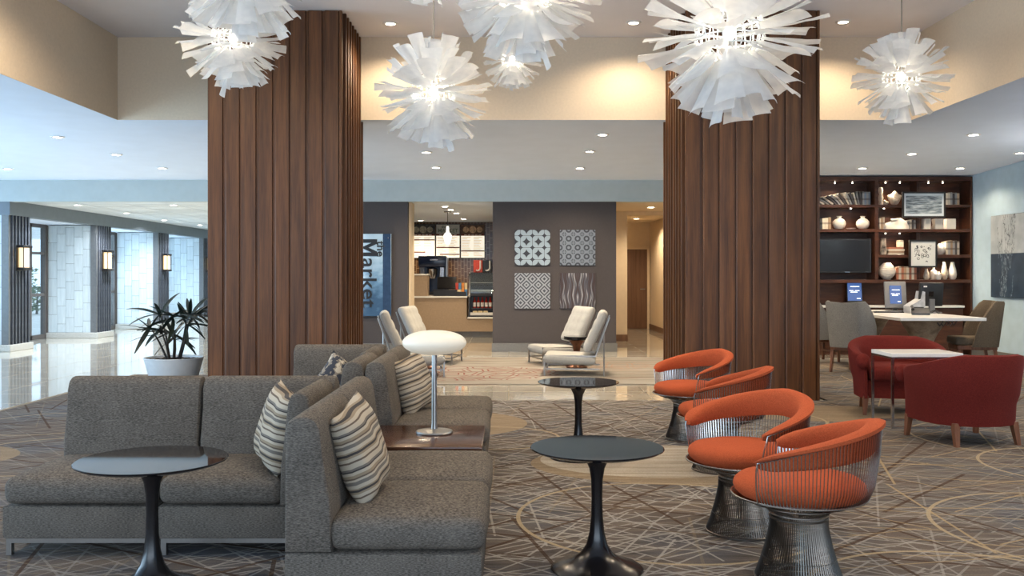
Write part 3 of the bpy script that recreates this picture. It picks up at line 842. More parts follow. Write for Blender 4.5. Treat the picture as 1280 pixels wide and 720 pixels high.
def cushion(x0, x1, y0, y1, z0, z1, r=0.045, crown=0.016):
    bm = bmesh.new()
    bmesh.ops.create_cube(bm, size=1)
    for v in bm.verts: v.co = Vector(((x0+x1)/2+v.co.x*(x1-x0), (y0+y1)/2+v.co.y*(y1-y0), (z0+z1)/2+v.co.z*(z1-z0)))
    bmesh.ops.bevel(bm, geom=bm.edges[:], offset=r, segments=4, profile=0.5, affect='EDGES')
    bmesh.ops.subdivide_edges(bm, edges=[e for e in bm.edges if e.calc_length() > 0.2], cuts=6, use_grid_fill=True)
    for v in bm.verts:
        u = (v.co.x-(x0+x1)/2)/((x1-x0)/2); w = (v.co.y-(y0+y1)/2)/((y1-y0)/2); h = (v.co.z-z0)/(z1-z0)
        k = max(0, 1-u*u)*max(0, 1-w*w)
        v.co.z += crown*k*h
        v.co.x += u*0.008*(1-w*w)*4*h*(1-h)*0.5; v.co.y += w*0.010*(1-u*u)*4*h*(1-h)
    return MB().frombm(bm)
def sofa_module(label, x, y, rz, corner=0, group=None, name='sofa_seat'):
    """local frame: front at y=0, rear at y=D, x across (centred)"""
    t = thing(name, label, 'sofa', (x, y, 0), rz, group)
    h = Wm/2
    MB().rbox(-h, 0.012, 0.085, h, D, 0.236, 0.012, 2).build('base', M['sofa'], t)
    sx1 = h - 0.004 - (0.125 if corner > 0 else 0)
    cushion(-h+0.004, sx1, 0.0, D-0.165, 0.240, SEAT).build('seat_cushion', M['sofa'], t)
    MB().add([], []); 
    prof = [(D - d, z) for (d, z) in back_profile()]
    soft_extrude(prof, -h+0.003, h-0.003).build('backrest', M['sofa'], t)
    if corner > 0:
        prof2 = [(d*0.78, z) for (d, z) in back_profile()]
        m = Matrix.Translation((h, 0, 0)) @ Matrix.Rotation(R(90), 4, 'Z')
        e = soft_extrude(prof2, 0.0, D-0.185)
        e2 = MB().add([Vector(p) for p in e.v], e.f, m)
        e2.build('backrest', M['sofa'], t)
    fr = MB()
    fr.box(-h+0.01, 0.03, 0.062, h-0.01, 0.055, 0.085); fr.box(-h+0.01, D-0.055, 0.062, h-0.01, D-0.03, 0.085)
    fr.box(-h+0.01, 0.055, 0.062, -h+0.035, D-0.055, 0.085); fr.box(h-0.035, 0.055, 0.062, h-0.01, D-0.055, 0.085)
    fo = fr.build('frame', M['steel'], t)
    for sx in (-1, 1):
        for yy in (0.03, D-0.055):
            MB().box(sx*(h-0.0225)-0.0125, yy, 0.006, sx*(h-0.0225)+0.0125, yy+0.025, 0.062).build('leg', M['steel'], fo)
    return t
g1 = 'grey tweed sofa seats of the front group'; g2 = 'grey tweed sofa seats of the rear group'
sofa_module('grey tweed sofa seat at the far left, bare, behind a black round table', -1.975, 4.21, 0, 0, g1)
sofa_module('grey tweed corner sofa seat facing the viewer, with a striped pillow in its right corner', -1.262, 4.21, 0, 1, g1)
sofa_module('nearest grey tweed sofa seat facing right, with a large striped pillow on it', -0.09, 3.5+Wm/2, R(90), 0, g1)
sofa_module('grey tweed sofa seat facing right, between the nearest seat and the cherry end table', -0.09, 4.21+Wm/2, R(90), 0, g1)
sofa_module('grey tweed sofa seat facing right just behind the end table, striped pillow on it', -0.13, 5.70+Wm/2, R(90), 0, g2)
sofa_module('farthest grey tweed sofa seat facing right, beyond the table lamp', -0.13, 6.41+Wm/2, R(90), 0, g2)
sofa_module('grey tweed sofa seat facing left, back to back behind the lamp, mostly hidden', -1.665, 5.70+Wm/2, R(-90), 0, g2)
sofa_module('rear grey tweed corner sofa seat before the left wood column, only its back showing', -1.30, 6.42, 0, 1, g2)

# end table
t = thing('end_table', 'low dark cherry end table carrying the lamp, between the two sofa groups', 'table', (-0.50, 5.315, 0))
MB().rbox(-0.36, -0.36, 0.335, 0.355, 0.36, 0.370, 0.004, 2).build('table_top', M['table_wood'], t)
MB().box(-0.34, -0.34, 0.09, 0.335, 0.34, 0.335).build('body', M['table_wood'], t)
for sx in (-0.325, 0.32):
    for sy in (-0.325, 0.325): MB().box(sx-0.015, sy-0.015, 0.006, sx+0.015, sy+0.015, 0.09).build('leg', M['steel'], t)

# table lamp
t = thing('table_lamp', 'lit white mushroom table lamp with slim steel pole on the cherry end table', 'lamp', (-0.437, 5.40, 0.370))
MB().lathe([(0, 0), (0.108, 0), (0.110, 0.006), (0.106, 0.014), (0.05, 0.022), (0.022, 0.026), (0, 0.026)], 40).build('base', M['steel'], t)
MB().lathe([(0, 0.02), (0.020, 0.022), (0.0165, 0.06), (0.0155, 0.46), (0, 0.47)], 20).build('pole', M['steel'], t)
pr = []
for i in range(25):
    a = -PI/2 + PI*i/24
    pr.append((0.188*abs(math.cos(a))**0.9 if abs(math.cos(a)) > 1e-6 else 0, 0.53 + 0.072*math.sin(a)))
MB().lathe(pr, 48).build('shade', M['opal'], t)

# pillows
def pillow(mat, label, loc, yaw, lean, roll, w=0.40, h=0.42, th=0.075, seed=0):
    rs = random.Random(seed)
    def pt(u, v, s):
        a, b = u*2-1, v*2-1
        px = a*(1 - 0.10*(1-b*b)*abs(a)**2); pz = b*(1 - 0.10*(1-a*a)*abs(b)**2)
        t_ = max(0, (1-a**4))**0.6*max(0, (1-b**4))**0.6
        wr = 0.006*math.sin(7*a+3*b+seed)*t_
        return (px*w/2, s*(th*t_ + wr), pz*h/2)
    mb = MB()
    mb.grid(lambda u, v: pt(u, v, 1), 16, 16); mb.grid(lambda u, v: pt(u, v, -1), 16, 16)
    me = mb.mesh('throw_pillow', mat, 0)
    bm = bmesh.new(); bm.from_mesh(me); bmesh.ops.remove_doubles(bm, verts=bm.verts[:], dist=0.0005); bmesh.ops.recalc_face_normals(bm, faces=bm.faces[:]); bm.to_mesh(me); bm.free()
    me.shade_smooth()
    o = put('throw_pillow', me)
    o.matrix_world = Matrix.Translation(loc) @ Matrix.Rotation(yaw, 4, 'Z') @ Matrix.Rotation(lean, 4, 'X') @ Matrix.Rotation(roll, 4, 'Y')
    tag(o, label, 'pillow', 'throw pillows on the grey sofas')
# on the corner seat: leans on the right-hand back
pillow(M['stripes'], 'striped throw pillow leaning in the corner of the front left sofa', (-1.105, 4.42, 0.565), R(-62), R(-14), R(6), 0.40, 0.40, 0.075, 1)
pillow(M['stripes'], 'large striped throw pillow on the nearest sofa seat facing right', (-0.625, 3.88, 0.565), R(80), R(-17), R(-11), 0.38, 0.41, 0.075, 2)
pillow(M['stripes'], 'striped throw pillow on the sofa seat beyond the table lamp', (-0.655, 6.30, 0.555), R(66), R(-15), R(-10), 0.40, 0.40, 0.08, 3)
pillow(M['mottled'], 'small mottled dark pillow peeking over the rear corner sofa', (-1.22, 6.66, 0.515), R(20), R(-25), R(38), 0.36, 0.36, 0.07, 4)

# ------------------------------------------------------------------ pedestal tables
ped_base = [(0, 0.006), (0.200, 0.006), (0.203, 0.012), (0.192, 0.020), (0.150, 0.034), (0.105, 0.052), (0.070, 0.078), (0.047, 0.115), (0.033, 0.17), (0.026, 0.24), (0.024, 0.32), (0.026, 0.40), (0.034, 0.45), (0.052, 0.49), (0.080, 0.516), (0.095, 0.522), (0, 0.522)]
def tulip(label, x, y, r):
    t = thing('pedestal_table', label, 'table', (x, y, 0), 0, 'black round pedestal tables')
    MB().lathe([(0, 0.520), (r-0.045, 0.522), (r-0.012, 0.531), (r, 0.538), (r, 0.541), (r-0.003, 0.543), (0, 0.543)], 72).build('table_top', M['black_gloss'], t, smooth=30)
    MB().lathe(ped_base, 48).build('pedestal', M['black_metal'], t)
tulip('black round pedestal table in the middle front, between the nearest sofa and the orange chairs', 0.387, 4.04, 0.293)
tulip('black round pedestal table at the left, in front of the left sofa', -1.463, 3.775, 0.300)
tulip('farthest black round pedestal table, behind the middle one', 0.491, 6.50, 0.286)

# ------------------------------------------------------------------ wire armchairs
def wire_chair():
    t = thing('wire_armchair', '', 'chair', (0, 0, 0), 0, 'orange wire armchairs')
    # local: faces -x. azimuth 0 = back (+x)
    def rim_z(a):
        k = min(1.0, abs(a)/R(115))
        return 0.682 - 0.148*(k**1.4)
    def rim_r(a):
        k = abs(a)/R(115)
        return 0.315 + 0.012*math.cos(a)
    A = R(113)
    # upper cage wires
    cage = MB(); n = 84
    for i in range(n+1):
        a = -A + 2*A*i/n
        ca, sa = math.cos(a), math.sin(a); zr = rim_z(a); rr = rim_r(a)
        pts = []
        for (f, r_, z_) in ((0, 0.118, 0.285), (0, 0.150, 0.318), (0, 0.225, 0.340), (0, 0.280, 0.366), (0, 0.302, 0.42), (0, 0, 0), (1, 0, 0)):
            if f == 0 and r_ == 0: r_ = rr-0.006; z_ = 0.5*(0.42+zr)
            if f == 1: r_ = rr+0.004; z_ = zr-0.006
            pts.append((r_*ca, r_*sa, z_))
        cage.tube(pts, 0.0027, 3, cap=False)
    # front wires, only up to the seat ring
    for i in range(1, 39):
        a = A + (2*PI-2*A)*i/39
        pts = [(r_*math.cos(a), r_*math.sin(a), z_) for (r_, z_) in ((0.118, 0.285), (0.150, 0.318), (0.225, 0.340), (0.278, 0.362))]
        cage.tube(pts, 0.0027, 3, cap=False)
    def ring(r_, z_, th=0.0045, a0=None, zf=None):
        if a0 is None: cage.tube([(r_*math.cos(2*PI*k/40), r_*math.sin(2*PI*k/40), z_) for k in range(40)], th, 6, closed=True)
    ring(0.118, 0.285, 0.006); ring(0.280, 0.364, 0.0045); ring(0.150, 0.316, 0.004)
    # rim tube following the arm line, dropping to the seat ring at both tips
    rp = []
    for i in range(41):
        a = -A + 2*A*i/40
        rp.append((rim_r(a)*math.cos(a), rim_r(a)*math.sin(a), rim_z(a)-0.004))
    fr0 = Vector(rp[0]); fr1 = Vector(rp[-1])
    def drop(p, s):
        out = []
        for k in range(1, 7):
            u = k/6; a = s*(A + R(4)*math.sin(u*PI*0.5)); r_ = 0.318*(1-u) + 0.281*u
            out.append(Vector((r_*math.cos(a), r_*math.sin(a), p.z*(1-u) + 0.366*u)))
        return out
    full = drop(fr0, -1)[::-1] + [Vector(p) for p in rp] + drop(fr1, 1)
    cage.tube(full, 0.0034, 6)
    tag(cage.build('wire_basket', M['wire'], t), kind='stuff')
    # base
    base = MB(); nb = 96
    for i in range(nb):
        a = 2*PI*i/nb
        pts = [(r_*math.cos(a), r_*math.sin(a), z_) for (r_, z_) in ((0.182, 0.010), (0.160, 0.07), (0.136, 0.15), (0.120, 0.23), (0.118, 0.285))]
        base.tube(pts, 0.0026, 3, cap=False)
    base.tube([(0.182*math.cos(2*PI*k/48), 0.182*math.sin(2*PI*k/48), 0.011) for k in range(48)], 0.0055, 6, closed=True)
    base.tube([(0.150*math.cos(2*PI*k/48), 0.150*math.sin(2*PI*k/48), 0.10) for k in range(48)], 0.003, 5, closed=True)
    base.tube([(0.119*math.cos(2*PI*k/48), 0.119*math.sin(2*PI*k/48), 0.268) for k in range(48)], 0.005, 6, closed=True)
    tag(base.build('wire_base', M['wire_dark'], t), kind='stuff')
    # seat cushion
    sc = [(0, 0.348), (0.20, 0.352), (0.245, 0.362), (0.267, 0.382), (0.273, 0.400), (0.268, 0.419), (0.248, 0.436), (0.20, 0.447), (0.10, 0.453), (0, 0.454)]
    MB().lathe(sc, 48).build('seat_cushion', M['orange'], t)
    # padded arm and back band
    secs = []; n = 44
    for i in range(n+1):
        a = -A*1.03 + 2*A*1.03*i/n
        k = abs(a)/A
        zt = rim_z(a) + 0.020; hb = 0.078*(1-k**1.6) + 0.060
        th = 0.022
        endf = 1.0
        e = min(i, n-i)
        if e < 3: endf = (0.45, 0.78, 0.93)[e]
        r_in = rim_r(a) - 0.048 + 0.016*k; r_out = rim_r(a) - 0.002 + 0.010*k
        zc = zt - hb/2
        prof = []
        for (u, w) in ((0.0, -1.0), (0.55, -0.96), (0.95, -0.7), (1.0, 0.45), (1.75, 0.66), (1.75, 0.9), (1.2, 1.0), (0.35, 1.0), (-0.25, 0.8), (-0.4, 0.3), (-0.35, -0.4)):
            zz = zc + (hb/2)*w*endf
            rr = r_in + (r_out - r_in)*(0.5 + (u-0.5)*endf) * 0.80
            prof.append((rr*math.cos(a), rr*math.sin(a), zz))
        secs.append(prof)
    MB().rings(secs).build('arm_pad', M['orange'], t, smooth=60)
    return t
wc = wire_chair()
def place_wire(o, x, y, facing_deg, label):
    o.location = (x, y, 0.002); o.rotation_euler = (0, 0, R(facing_deg - 180)); o['label'] = label
place_wire(wc, 1.235, 3.92, 155, 'nearest orange wire armchair, at the lower right, its back to the red chairs')
place_wire(dup(wc, (0,0,0)), 1.18, 4.64, 210, 'second nearest orange wire armchair, just behind the front one, opening towards the middle table')
place_wire(dup(wc, (0,0,0)), 1.40, 6.10, 160, 'third nearest orange wire armchair, half hidden, its rim overlapping the farthest one')
place_wire(dup(wc, (0,0,0)), 1.42, 7.26, 206, 'farthest orange wire armchair, in front of the right wood column fins')

# ================================================================== RED ARMCHAIRS AND WHITE TABLE
def u_path(w, d, n=40):
    """horseshoe in plan, front open at +y side; returns list of (x, y, t) with t in [-1,1]"""
    pts = []
    r = w/2
    for i in range(n+1):
        t = -1 + 2*i/n
        # superellipse-ish horseshoe
        a = R(90) * t * 1.30
        x = r*math.sin(a) if abs(a) < PI/2 else r*math.copysign(1, a)*(1 - 0.06*((abs(a)-PI/2)/R(27)))
        if abs(a) < PI/2: y = -d*0.5 + (1-math.cos(a)**0.85)*(d*0.52)
        else: y = 0.02*d + d*0.40*((abs(a)-PI/2)/R(27))
        pts.append((x, y, t))
    return pts
def tub_chair(name, label, x, y, facing_deg, group, mat, w=0.80, d=0.74, top=0.70, arm=0.575, leg=0.16):
    """local frame faces +y"""
    t = thing(name, label, 'chair', (x, y, 0), R(facing_deg-90), group)
    path = u_path(w, d)
    n = len(path); secs = []
    for i, (px, py, tt) in enumerate(path):
        a = path[max(0, i-1)]; b = path[min(n-1, i+1)]
        tx, ty = b[0]-a[0], b[1]-a[1]; L = math.hypot(tx, ty); tx /= L; ty /= L
        nx, ny = ty, -tx          # outward
        k = abs(tt)
        zt = top - (top-arm)*max(0, min(1, (k-0.30)/0.62))**1.15
        th = 0.105
        e = min(i, n-1-i); ef = (0.25, 0.75, 0.95)[e] if e < 3 else 1.0
        flare = 0.055*(1-k*0.5)
        prof = []
        for (o_, z_) in ((-0.02, leg), (-0.012, leg+0.15), (0.25*flare, 0.38), (flare, zt-0.035), (flare-0.006, zt-0.008), (flare-0.035, zt), (flare-0.07, zt-0.006), (flare-th+0.005, zt-0.035), (-th+0.02, 0.40), (-th, leg+0.14), (-th, leg)):
            oo = -th/2 + (o_+th/2)*ef if e < 3 else o_
            prof.append((px+nx*oo, py+ny*oo, z_ if z_ < 0.3 else 0.3 + (z_-0.3)*(0.93+0.07*ef)))
        secs.append(prof)
    MB().rings(secs).build('shell', mat, t, smooth=60)
    for i in (0, n-1):
        px, py, tt = path[i]
        pr = [(0, -0.055)] + [(0.064*math.sin(PI*q/10), -0.055*math.cos(PI*q/10)) for q in range(1, 10)] + [(0, 0.055)]
        MB().lathe(pr, 20, Matrix.Translation((px*0.93, py-0.005, arm-0.075)) @ Matrix.Rotation(R(90), 4, 'X'), 1.0, 1.15).build('arm_scroll', mat, t, smooth=60)
    # seat deck and loose cushion
    def inset(off, yf):
        out = []
        for (px, py, tt) in path:
            rr = math.hypot(px, py) or 1
            out.append((px*(1-off/ (w/2)), py*(1-off/(d/2)) if py < 0 else min(py, yf)))
        return out
    pl = inset(0.05, d*0.36)
    MB().prism(pl, leg, leg+0.16).build('seat_deck', mat, t)
    pl2 = inset(0.095, d*0.45)
    secs = []
    cxm, cym = 0, 0.02
    for (z_, s_) in ((leg+0.165, 0.95), (leg+0.185, 0.995), (leg+0.25, 1.0), (leg+0.285, 0.965), (leg+0.298, 0.88)):
        secs.append([(cxm+(a-cxm)*s_, cym+(b-cym)*s_, z_) for (a, b) in pl2])
    MB().rings(secs).build('seat_cushion', mat, t, smooth=60)
    for (sx, sy, b) in ((-1, 1, 0), (1, 1, 0), (-1, -1, 1), (1, -1, 1)):
        lx, ly = sx*w*(0.40 if not b else 0.33), sy*d*(0.36 if not b else 0.33)
        ll = MB()
        ox, oy = sx*0.012, sy*(0.035 if b else 0.012)
        q = 0.024; q2 = 0.016
        ll.rings([[(lx+ox-q2, ly+oy-q2, 0.006), (lx+ox+q2, ly+oy-q2, 0.006), (lx+ox+q2, ly+oy+q2, 0.006), (lx+ox-q2, ly+oy+q2, 0.006)],
                  [(lx-q, ly-q, leg+0.02), (lx+q, ly-q, leg+0.02), (lx+q, ly+q, leg+0.02), (lx-q, ly+q, leg+0.02)]])
        ll.build('leg', M['leg_wood'], t, smooth=0)
    return t
tub_chair('tub_armchair', 'dark red velvet tub armchair seen from the front, behind the white side table', 3.66, 8.68, 258, 'red velvet tub armchairs', M['red'])
tub_chair('tub_armchair', 'dark red velvet tub armchair turned with its back to the viewer, at the right edge', 3.56, 7.20, 100, 'red velvet tub armchairs', M['red'], 0.745, 0.72)
t = thing('side_table', 'square white topped side table on thin chrome legs between the red armchairs', 'table', (3.51, 7.93, 0))
MB().rbox(-0.30, -0.22, 0.606, 0.30, 0.22, 0.638, 0.003, 1).build('table_top', M['white_top'], t)
fr = MB()
fr.box(-0.30, -0.22, 0.590, 0.30, -0.20, 0.606); fr.box(-0.30, 0.20, 0.590, 0.30, 0.22, 0.606); fr.box(-0.30, -0.20, 0.590, -0.28, 0.20, 0.606); fr.box(0.28, -0.20, 0.590, 0.30, 0.20, 0.606)
fr.build('apron', M['chrome'], t)
for sx in (-0.29, 0.29):
    for sy in (-0.21, 0.21): MB().box(sx-0.010, sy-0.010, 0.006, sx+0.010, sy+0.010, 0.590).build('leg', M['chrome'], t)
fr = MB(); fr.box(-0.28, -0.22, 0.006, 0.28, -0.20, 0.022); fr.box(-0.28, 0.20, 0.006, 0.28, 0.22, 0.022)
fr.build('floor_rail', M['chrome'], t)

# ================================================================== PALE LOUNGE CHAIRS
def lounge(label, x, y, facing_deg):
    """armless lounge chair, local frame faces +x, width along y"""
    t = thing('lounge_chair', label, 'chair', (x, y, 0), R(facing_deg), 'pale tufted lounge chairs')
    hw = 0.34
    def slab(p0, p1, th, crown):
        # p0->p1 in the xz plane, cushion on the upper side
        a = Vector((p0[0], 0, p0[1])); b = Vector((p1[0], 0, p1[1])); u = (b-a); L = u.length; u.normalize(); nrm = Vector((-u.z, 0, u.x))
        mb = MB(); nu, nv = 24, 24
        def pt(s, v, side):
            s = 0.5-0.5*math.cos(PI*s); v = 0.5-0.5*math.cos(PI*v)
            e = max(0, 1-(2*s-1)**14)**0.4*max(0, 1-(2*v-1)**14)**0.4
            tuft = 0.0
            if side > 0:
                tuft = crown*(abs(math.sin(PI*s*4))**0.5*abs(math.sin(PI*v*4))**0.5 - 1)
            base = a + u*(L*s) + Vector((0, -hw + 2*hw*v, 0))
            off = th*0.5 + side*th*0.5*e
            return base + nrm*(off + tuft*e)
        mb.grid(lambda s, v: pt(s, v, 1), nu, nv); mb.grid(lambda s, v: pt(s, v, -1), nu, nv)
        return mb
    slab((0.36, 0.290), (-0.30, 0.262), 0.125, 0.012).build('seat_cushion', M['pale_fabric'], t, smooth=60)
    # back: cushion on the side facing +x
    bk = slab((-0.47, 0.80), (-0.235, 0.300), 0.125, 0.012)
    bk.build('back_cushion', M['pale_fabric'], t, smooth=60)
    fr = MB()
    for sy in (-1, 1):
        yy = sy*(hw-0.03)
        fr.box(-0.30, yy-0.010, 0.256, 0.36, yy+0.010, 0.274)
        fr.tube([(-0.30, yy, 0.265), (-0.475, yy, 0.76)], 0.010, 6)
        fr.box(-0.35, yy-0.008, 0.095, 0.34, yy+0.008, 0.110)
    fr.box(0.33, -hw+0.03, 0.256, 0.35, hw-0.03, 0.274); fr.box(0.33, -hw+0.03, 0.095, 0.346, hw-0.03, 0.11)
    fr.box(-0.30, -hw+0.03, 0.256, -0.28, hw-0.03, 0.274)
    fr.build('frame', M['steel'], t)
    for sy in (-1, 1):
        yy = sy*(hw-0.03)
        MB().box(0.338, yy-0.010, 0.014, 0.358, yy+0.010, 0.27).build('leg', M['steel'], t)
        MB().tube([(-0.405, yy, 0.014), (-0.405, yy, 0.56)], 0.010, 6).build('leg', M['steel'], t)
    return t
lounge('pale tufted lounge chair nearest on the right, seen side-on facing left', 0.83, 11.95, 174)
lounge('pale tufted lounge chair behind, against the wall of four pictures, facing left', 0.72, 13.30, 197)
lounge('pale tufted lounge chair on the left in front, behind the lit lamp, facing right', -1.20, 11.80, 8)
lounge('pale tufted lounge chair on the left farther back, near the market wall, facing right', -1.10, 13.45, -10)
def drum(label, x, y):
    t = thing('drum_table', label, 'table', (x, y, 0), 0, 'small bronze drum tables')
    MB().lathe([(0, 0.392), (0.15, 0.394), (0.178, 0.404), (0.180, 0.44), (0.176, 0.445), (0, 0.445)], 40).build('table_top', M['black_gloss'], t)
    MB().lathe([(0, 0.014), (0.150, 0.014), (0.152, 0.024), (0.10, 0.075), (0.055, 0.15), (0.045, 0.23), (0.06, 0.32), (0.12, 0.392), (0, 0.392)], 32).build('base', M['bronze'], t)
M['bronze'] = plain('dark_bronze', (0.14, 0.07, 0.045), 0.3, 0.9, noise=0.2, nscale=15)
drum('small dark bronze drum table between the two right lounge chairs', 0.94, 12.72)
drum('small dark bronze drum table between the two left lounge chairs, behind the lamp pole', -1.14, 12.64)

# ------------------------------------------------------------------ wall canvases
def canvas(label, kind, x, z, w, h, y=15.445):
    t = thing('wall_canvas', label, 'picture', (x, y, z), 0, 'four square pattern canvases')
    so_ = MB().rbox(-w/2, 0, -h/2, w/2, 0.024, h/2, 0.004, 1).build('stretcher', M['dark_frame'], t)
    MB().box(-w/2+0.002, -0.004, -h/2+0.002, w/2-0.002, 0.0, h/2-0.002).build('print', art_mat('print_'+kind, kind), so_)
s_ = 15.45/1150
def cpos(px, py): return (px-636)*s_, 1.3-(py-343)*s_
for (px, py, kind, lab) in ((665.5, 309.5, 'petals', 'upper left square canvas of pale interlocking petals on black'), (722, 309.5, 'mandala', 'upper right square canvas with fine round lace pattern in grey-blue'),
                            (665.5, 363.5, 'diamonds', 'lower left square canvas with grey diamond weave pattern'), (722, 363.5, 'bark', 'lower right square canvas with wavy dark vertical stripes')):
    x, z = cpos(px, py); canvas(lab, kind, x, z, 0.598, 0.598)

# ------------------------------------------------------------------ market sign
t = thing('market_sign', 'blue glass sign with sideways lettering on the dark wall left of the market opening', 'sign', (-2.33, 15.43, 1.29))
def mk_sign():
    m = Nd('sign_glass_painted_reflection')
    g = m.n('ShaderNodeSeparateXYZ', {0: m.coord()})
    n = m.noise(m.mapping(m.coord(), (3, 1, 5)), 1.6, 4)
    f = m.math('ADD', m.math('MULTIPLY', g.outputs[2], 0.55), m.math('ADD', m.math('MULTIPLY', n, 0.5), 0.25))  # sky-blue to dark reflection, painted into the glass colour
    m.P(Base_Color=m.ramp(f, [(0.25, (0.05, 0.11, 0.20)), (0.45, (0.16, 0.30, 0.46)), (0.6, (0.36, 0.52, 0.66)), (0.8, (0.48, 0.64, 0.76))]), Roughness=0.08)
    m.set(m.b, 'Coat Weight', 0.6); m.set(m.b, 'Coat Roughness', 0.02)
    return m.m
MB().rbox(-0.36, -0.016, -0.69, 0.36, 0.0, 0.69, 0.004, 1).build('glass_panel', mk_sign(), t)
MB().box(0.22, -0.018, -0.69, 0.352, -0.016, 0.69).build('dark_band', M['sign_blue'] if 'sign_blue' in M else plain('navy_band', (0.03, 0.06, 0.12), 0.15, noise=0.1), t)
blk = plain('black_lettering', (0.012, 0.013, 0.016), 0.4, noise=0.05)
def letters(body, size, x, z, bold):
    me = text_mesh(body, size, 0.004, bold)
    me.materials.append(blk)
    # text runs downwards: local x -> -z, local y -> +x
    m = Matrix(((0, 1, 0, x), (0, 0, -1, -0.022), (-1.12, 0, 0, z), (0, 0, 0, 1)))
    put('lettering', me, t, mtx=m)
mb_ = MB(); h_, w_, s_w = 0.25, 0.27, 0.058
mb_.prism([(0, 0), (0, h_), (s_w*1.25, h_), (w_/2, h_*0.42), (w_-s_w*1.25, h_), (w_, h_), (w_, 0), (w_-s_w, 0), (w_-s_w, h_*0.62), (w_/2+0.016, h_*0.06), (w_/2-0.016, h_*0.06), (s_w, h_*0.62), (s_w, 0)], -0.004, 0.004)
put('lettering', mb_.mesh('lettering', blk, 0), t, mtx=Matrix(((0, 1, 0, -0.125), (0, 0, -1, -0.022), (-1.05, 0, 0, 0.60), (0, 0, 0, 1))))
letters('arket', 0.35, -0.125, 0.285, 0.004)
letters('the', 0.18, 0.125, 0.57, 0.003)
for zz in (-0.62, 0.62):
    for xx in (-0.31, 0.31):
        MB().lathe([(0, -0.004), (0.012, -0.004), (0.012, 0.010), (0, 0.010)], 10, Matrix.Translation((xx, -0.02, zz)) @ Matrix.Rotation(R(90), 4, 'X')).build('standoff', M['chrome'], t)

# ================================================================== MARKET COUNTER
t = thing('market_counter', 'tan laminate service counter with white worktops in the market opening', 'counter', (-1.4, 19.0, 0))
MB().box(-1.3, 0.06, 0, 1.9, 0.70, 0.12).build('toe_kick', M['granite'], t)
MB().box(-1.3, 0.0, 0.12, 0.53, 0.72, 0.815).build('front_panel', M['counter_front'], t)
MB().box(0.53, 0.0, 0.12, 2.3, 0.72, 0.385).build('front_panel', M['counter_front'], t)
MB().rbox(-1.3, -0.03, 0.815, 0.542, 0.74, 0.850, 0.004, 1).build('worktop', M['white_top'], t)
MB().rbox(0.545, -0.03, 0.385, 2.3, 0.74, 0.420, 0.004, 1).build('worktop', M['white_top'], t)
t = thing('side_cabinet', 'taller tan cabinet with white top at the left end of the market counter', 'cabinet', (-1.87, 18.95, 0))
MB().box(-0.35, 0.10, 0.852, 0.185, 0.55, 1.28).build('body', M['counter_front'], t)
MB().rbox(-0.36, 0.09, 1.28, 0.197, 0.56, 1.31, 0.004, 1).build('top', M['white_top'], t)
MB().box(-0.145, 0.092, 0.852, -0.130, 0.10, 1.28).build('edge_strip', M['white_top'], t)
# coffee machine, on the cabinet line
t = thing('coffee_machine', 'tall navy coffee machine beside the tan cabinet in the market', 'coffee machine', (-1.62, 20.0, 0))
MB().box(-0.36, -0.22, 0.0, 0.36, 0.25, 0.86).build('stand', M['counter_front'], t)
MB().rbox(-0.33, -0.20, 1.46, 0.27, 0.22, 1.70, 0.02, 2).build('hopper_housing', M['machine_blue'], t)
MB().rbox(-0.33, 0.02, 0.86, 0.27, 0.22, 1.46, 0.01, 1).build('back_housing', M['machine_blue'], t)
MB().lathe([(0, 1.20), (0.06, 1.21), (0.10, 1.30), (0.11, 1.42), (0, 1.46)], 20, Matrix.Translation((-0.03, -0.08, 0))).build('grinder_bowl', M['chrome'], t)
for sx in (-0.25, 0.18): MB().rbox(sx-0.05, -0.17, 1.18, sx+0.05, -0.03, 1.46, 0.01, 1).build('dispenser', M['chrome'], t)
MB().rbox(-0.30, -0.20, 0.86, 0.24, 0.02, 0.92, 0.01, 1).build('drip_tray', M['black_plastic'], t)
MB().box(0.27, -0.20, 0.86, 0.30, 0.22, 1.66).build('side_rail', M['steel'], t)
MB().rbox(-0.08, -0.21, 1.60, 0.10, -0.198, 1.63, 0.004, 1).build('badge', M['chrome'], t)
# cash register
t = thing('cash_register', 'black cash register with tilted screen on the market counter', 'register', (-1.30, 19.30, 0.850))
MB().rbox(-0.27, -0.19, 0.0, 0.27, 0.20, 0.13, 0.008, 1).build('cash_drawer', M['black_plastic'], t)
mt = Matrix.Translation((0.0, 0.0, 0.27)) @ Matrix.Rotation(R(-14), 4, 'X')
MB().rbox(-0.20, -0.02, -0.13, 0.20, 0.02, 0.13, 0.008, 1, mt).build('screen', M['screen'], t)
MB().rbox(-0.05, -0.02, 0.12, 0.05, 0.08, 0.24, 0.008, 1).build('neck', M['black_plastic'], t)
# snack boxes
for i in range(4):
    for j in range(2):
        mt_ = ['snack_red', 'snack_blue', 'snack_orange', 'snack_cream', 'snack_red', 'snack_cream', 'snack_orange', 'snack_blue'][i+4*j]
        o = MB().rbox(-0.028, -0.03, 0, 0.028, 0.03, 0.135, 0.003, 1).build('snack_box', M[mt_])
        o.location = (-1.085 + 0.063*i, 19.24, 0.851 + 0.137*(1-j))
        tag(o, '%s snack box, %s from the left in the %s row on the market counter' % (mt_.split('_')[1], ['first', 'second', 'third', 'fourth'][i], 'upper' if j == 0 else 'lower'), 'box', 'snack boxes by the register')
t = thing('snack_basket', 'small dark wire basket of snacks beside the display case on the market counter', 'basket', (-0.985, 19.10, 0.851))
MB().rbox(-0.12, -0.07, 0.0, 0.10, 0.06, 0.09, 0.006, 1).build('basket', M['black_plastic'], t)
MB().rbox(-0.08, -0.04, 0.07, -0.02, 0.03, 0.13, 0.006, 1).build('packet', M['snack_cream'], t)
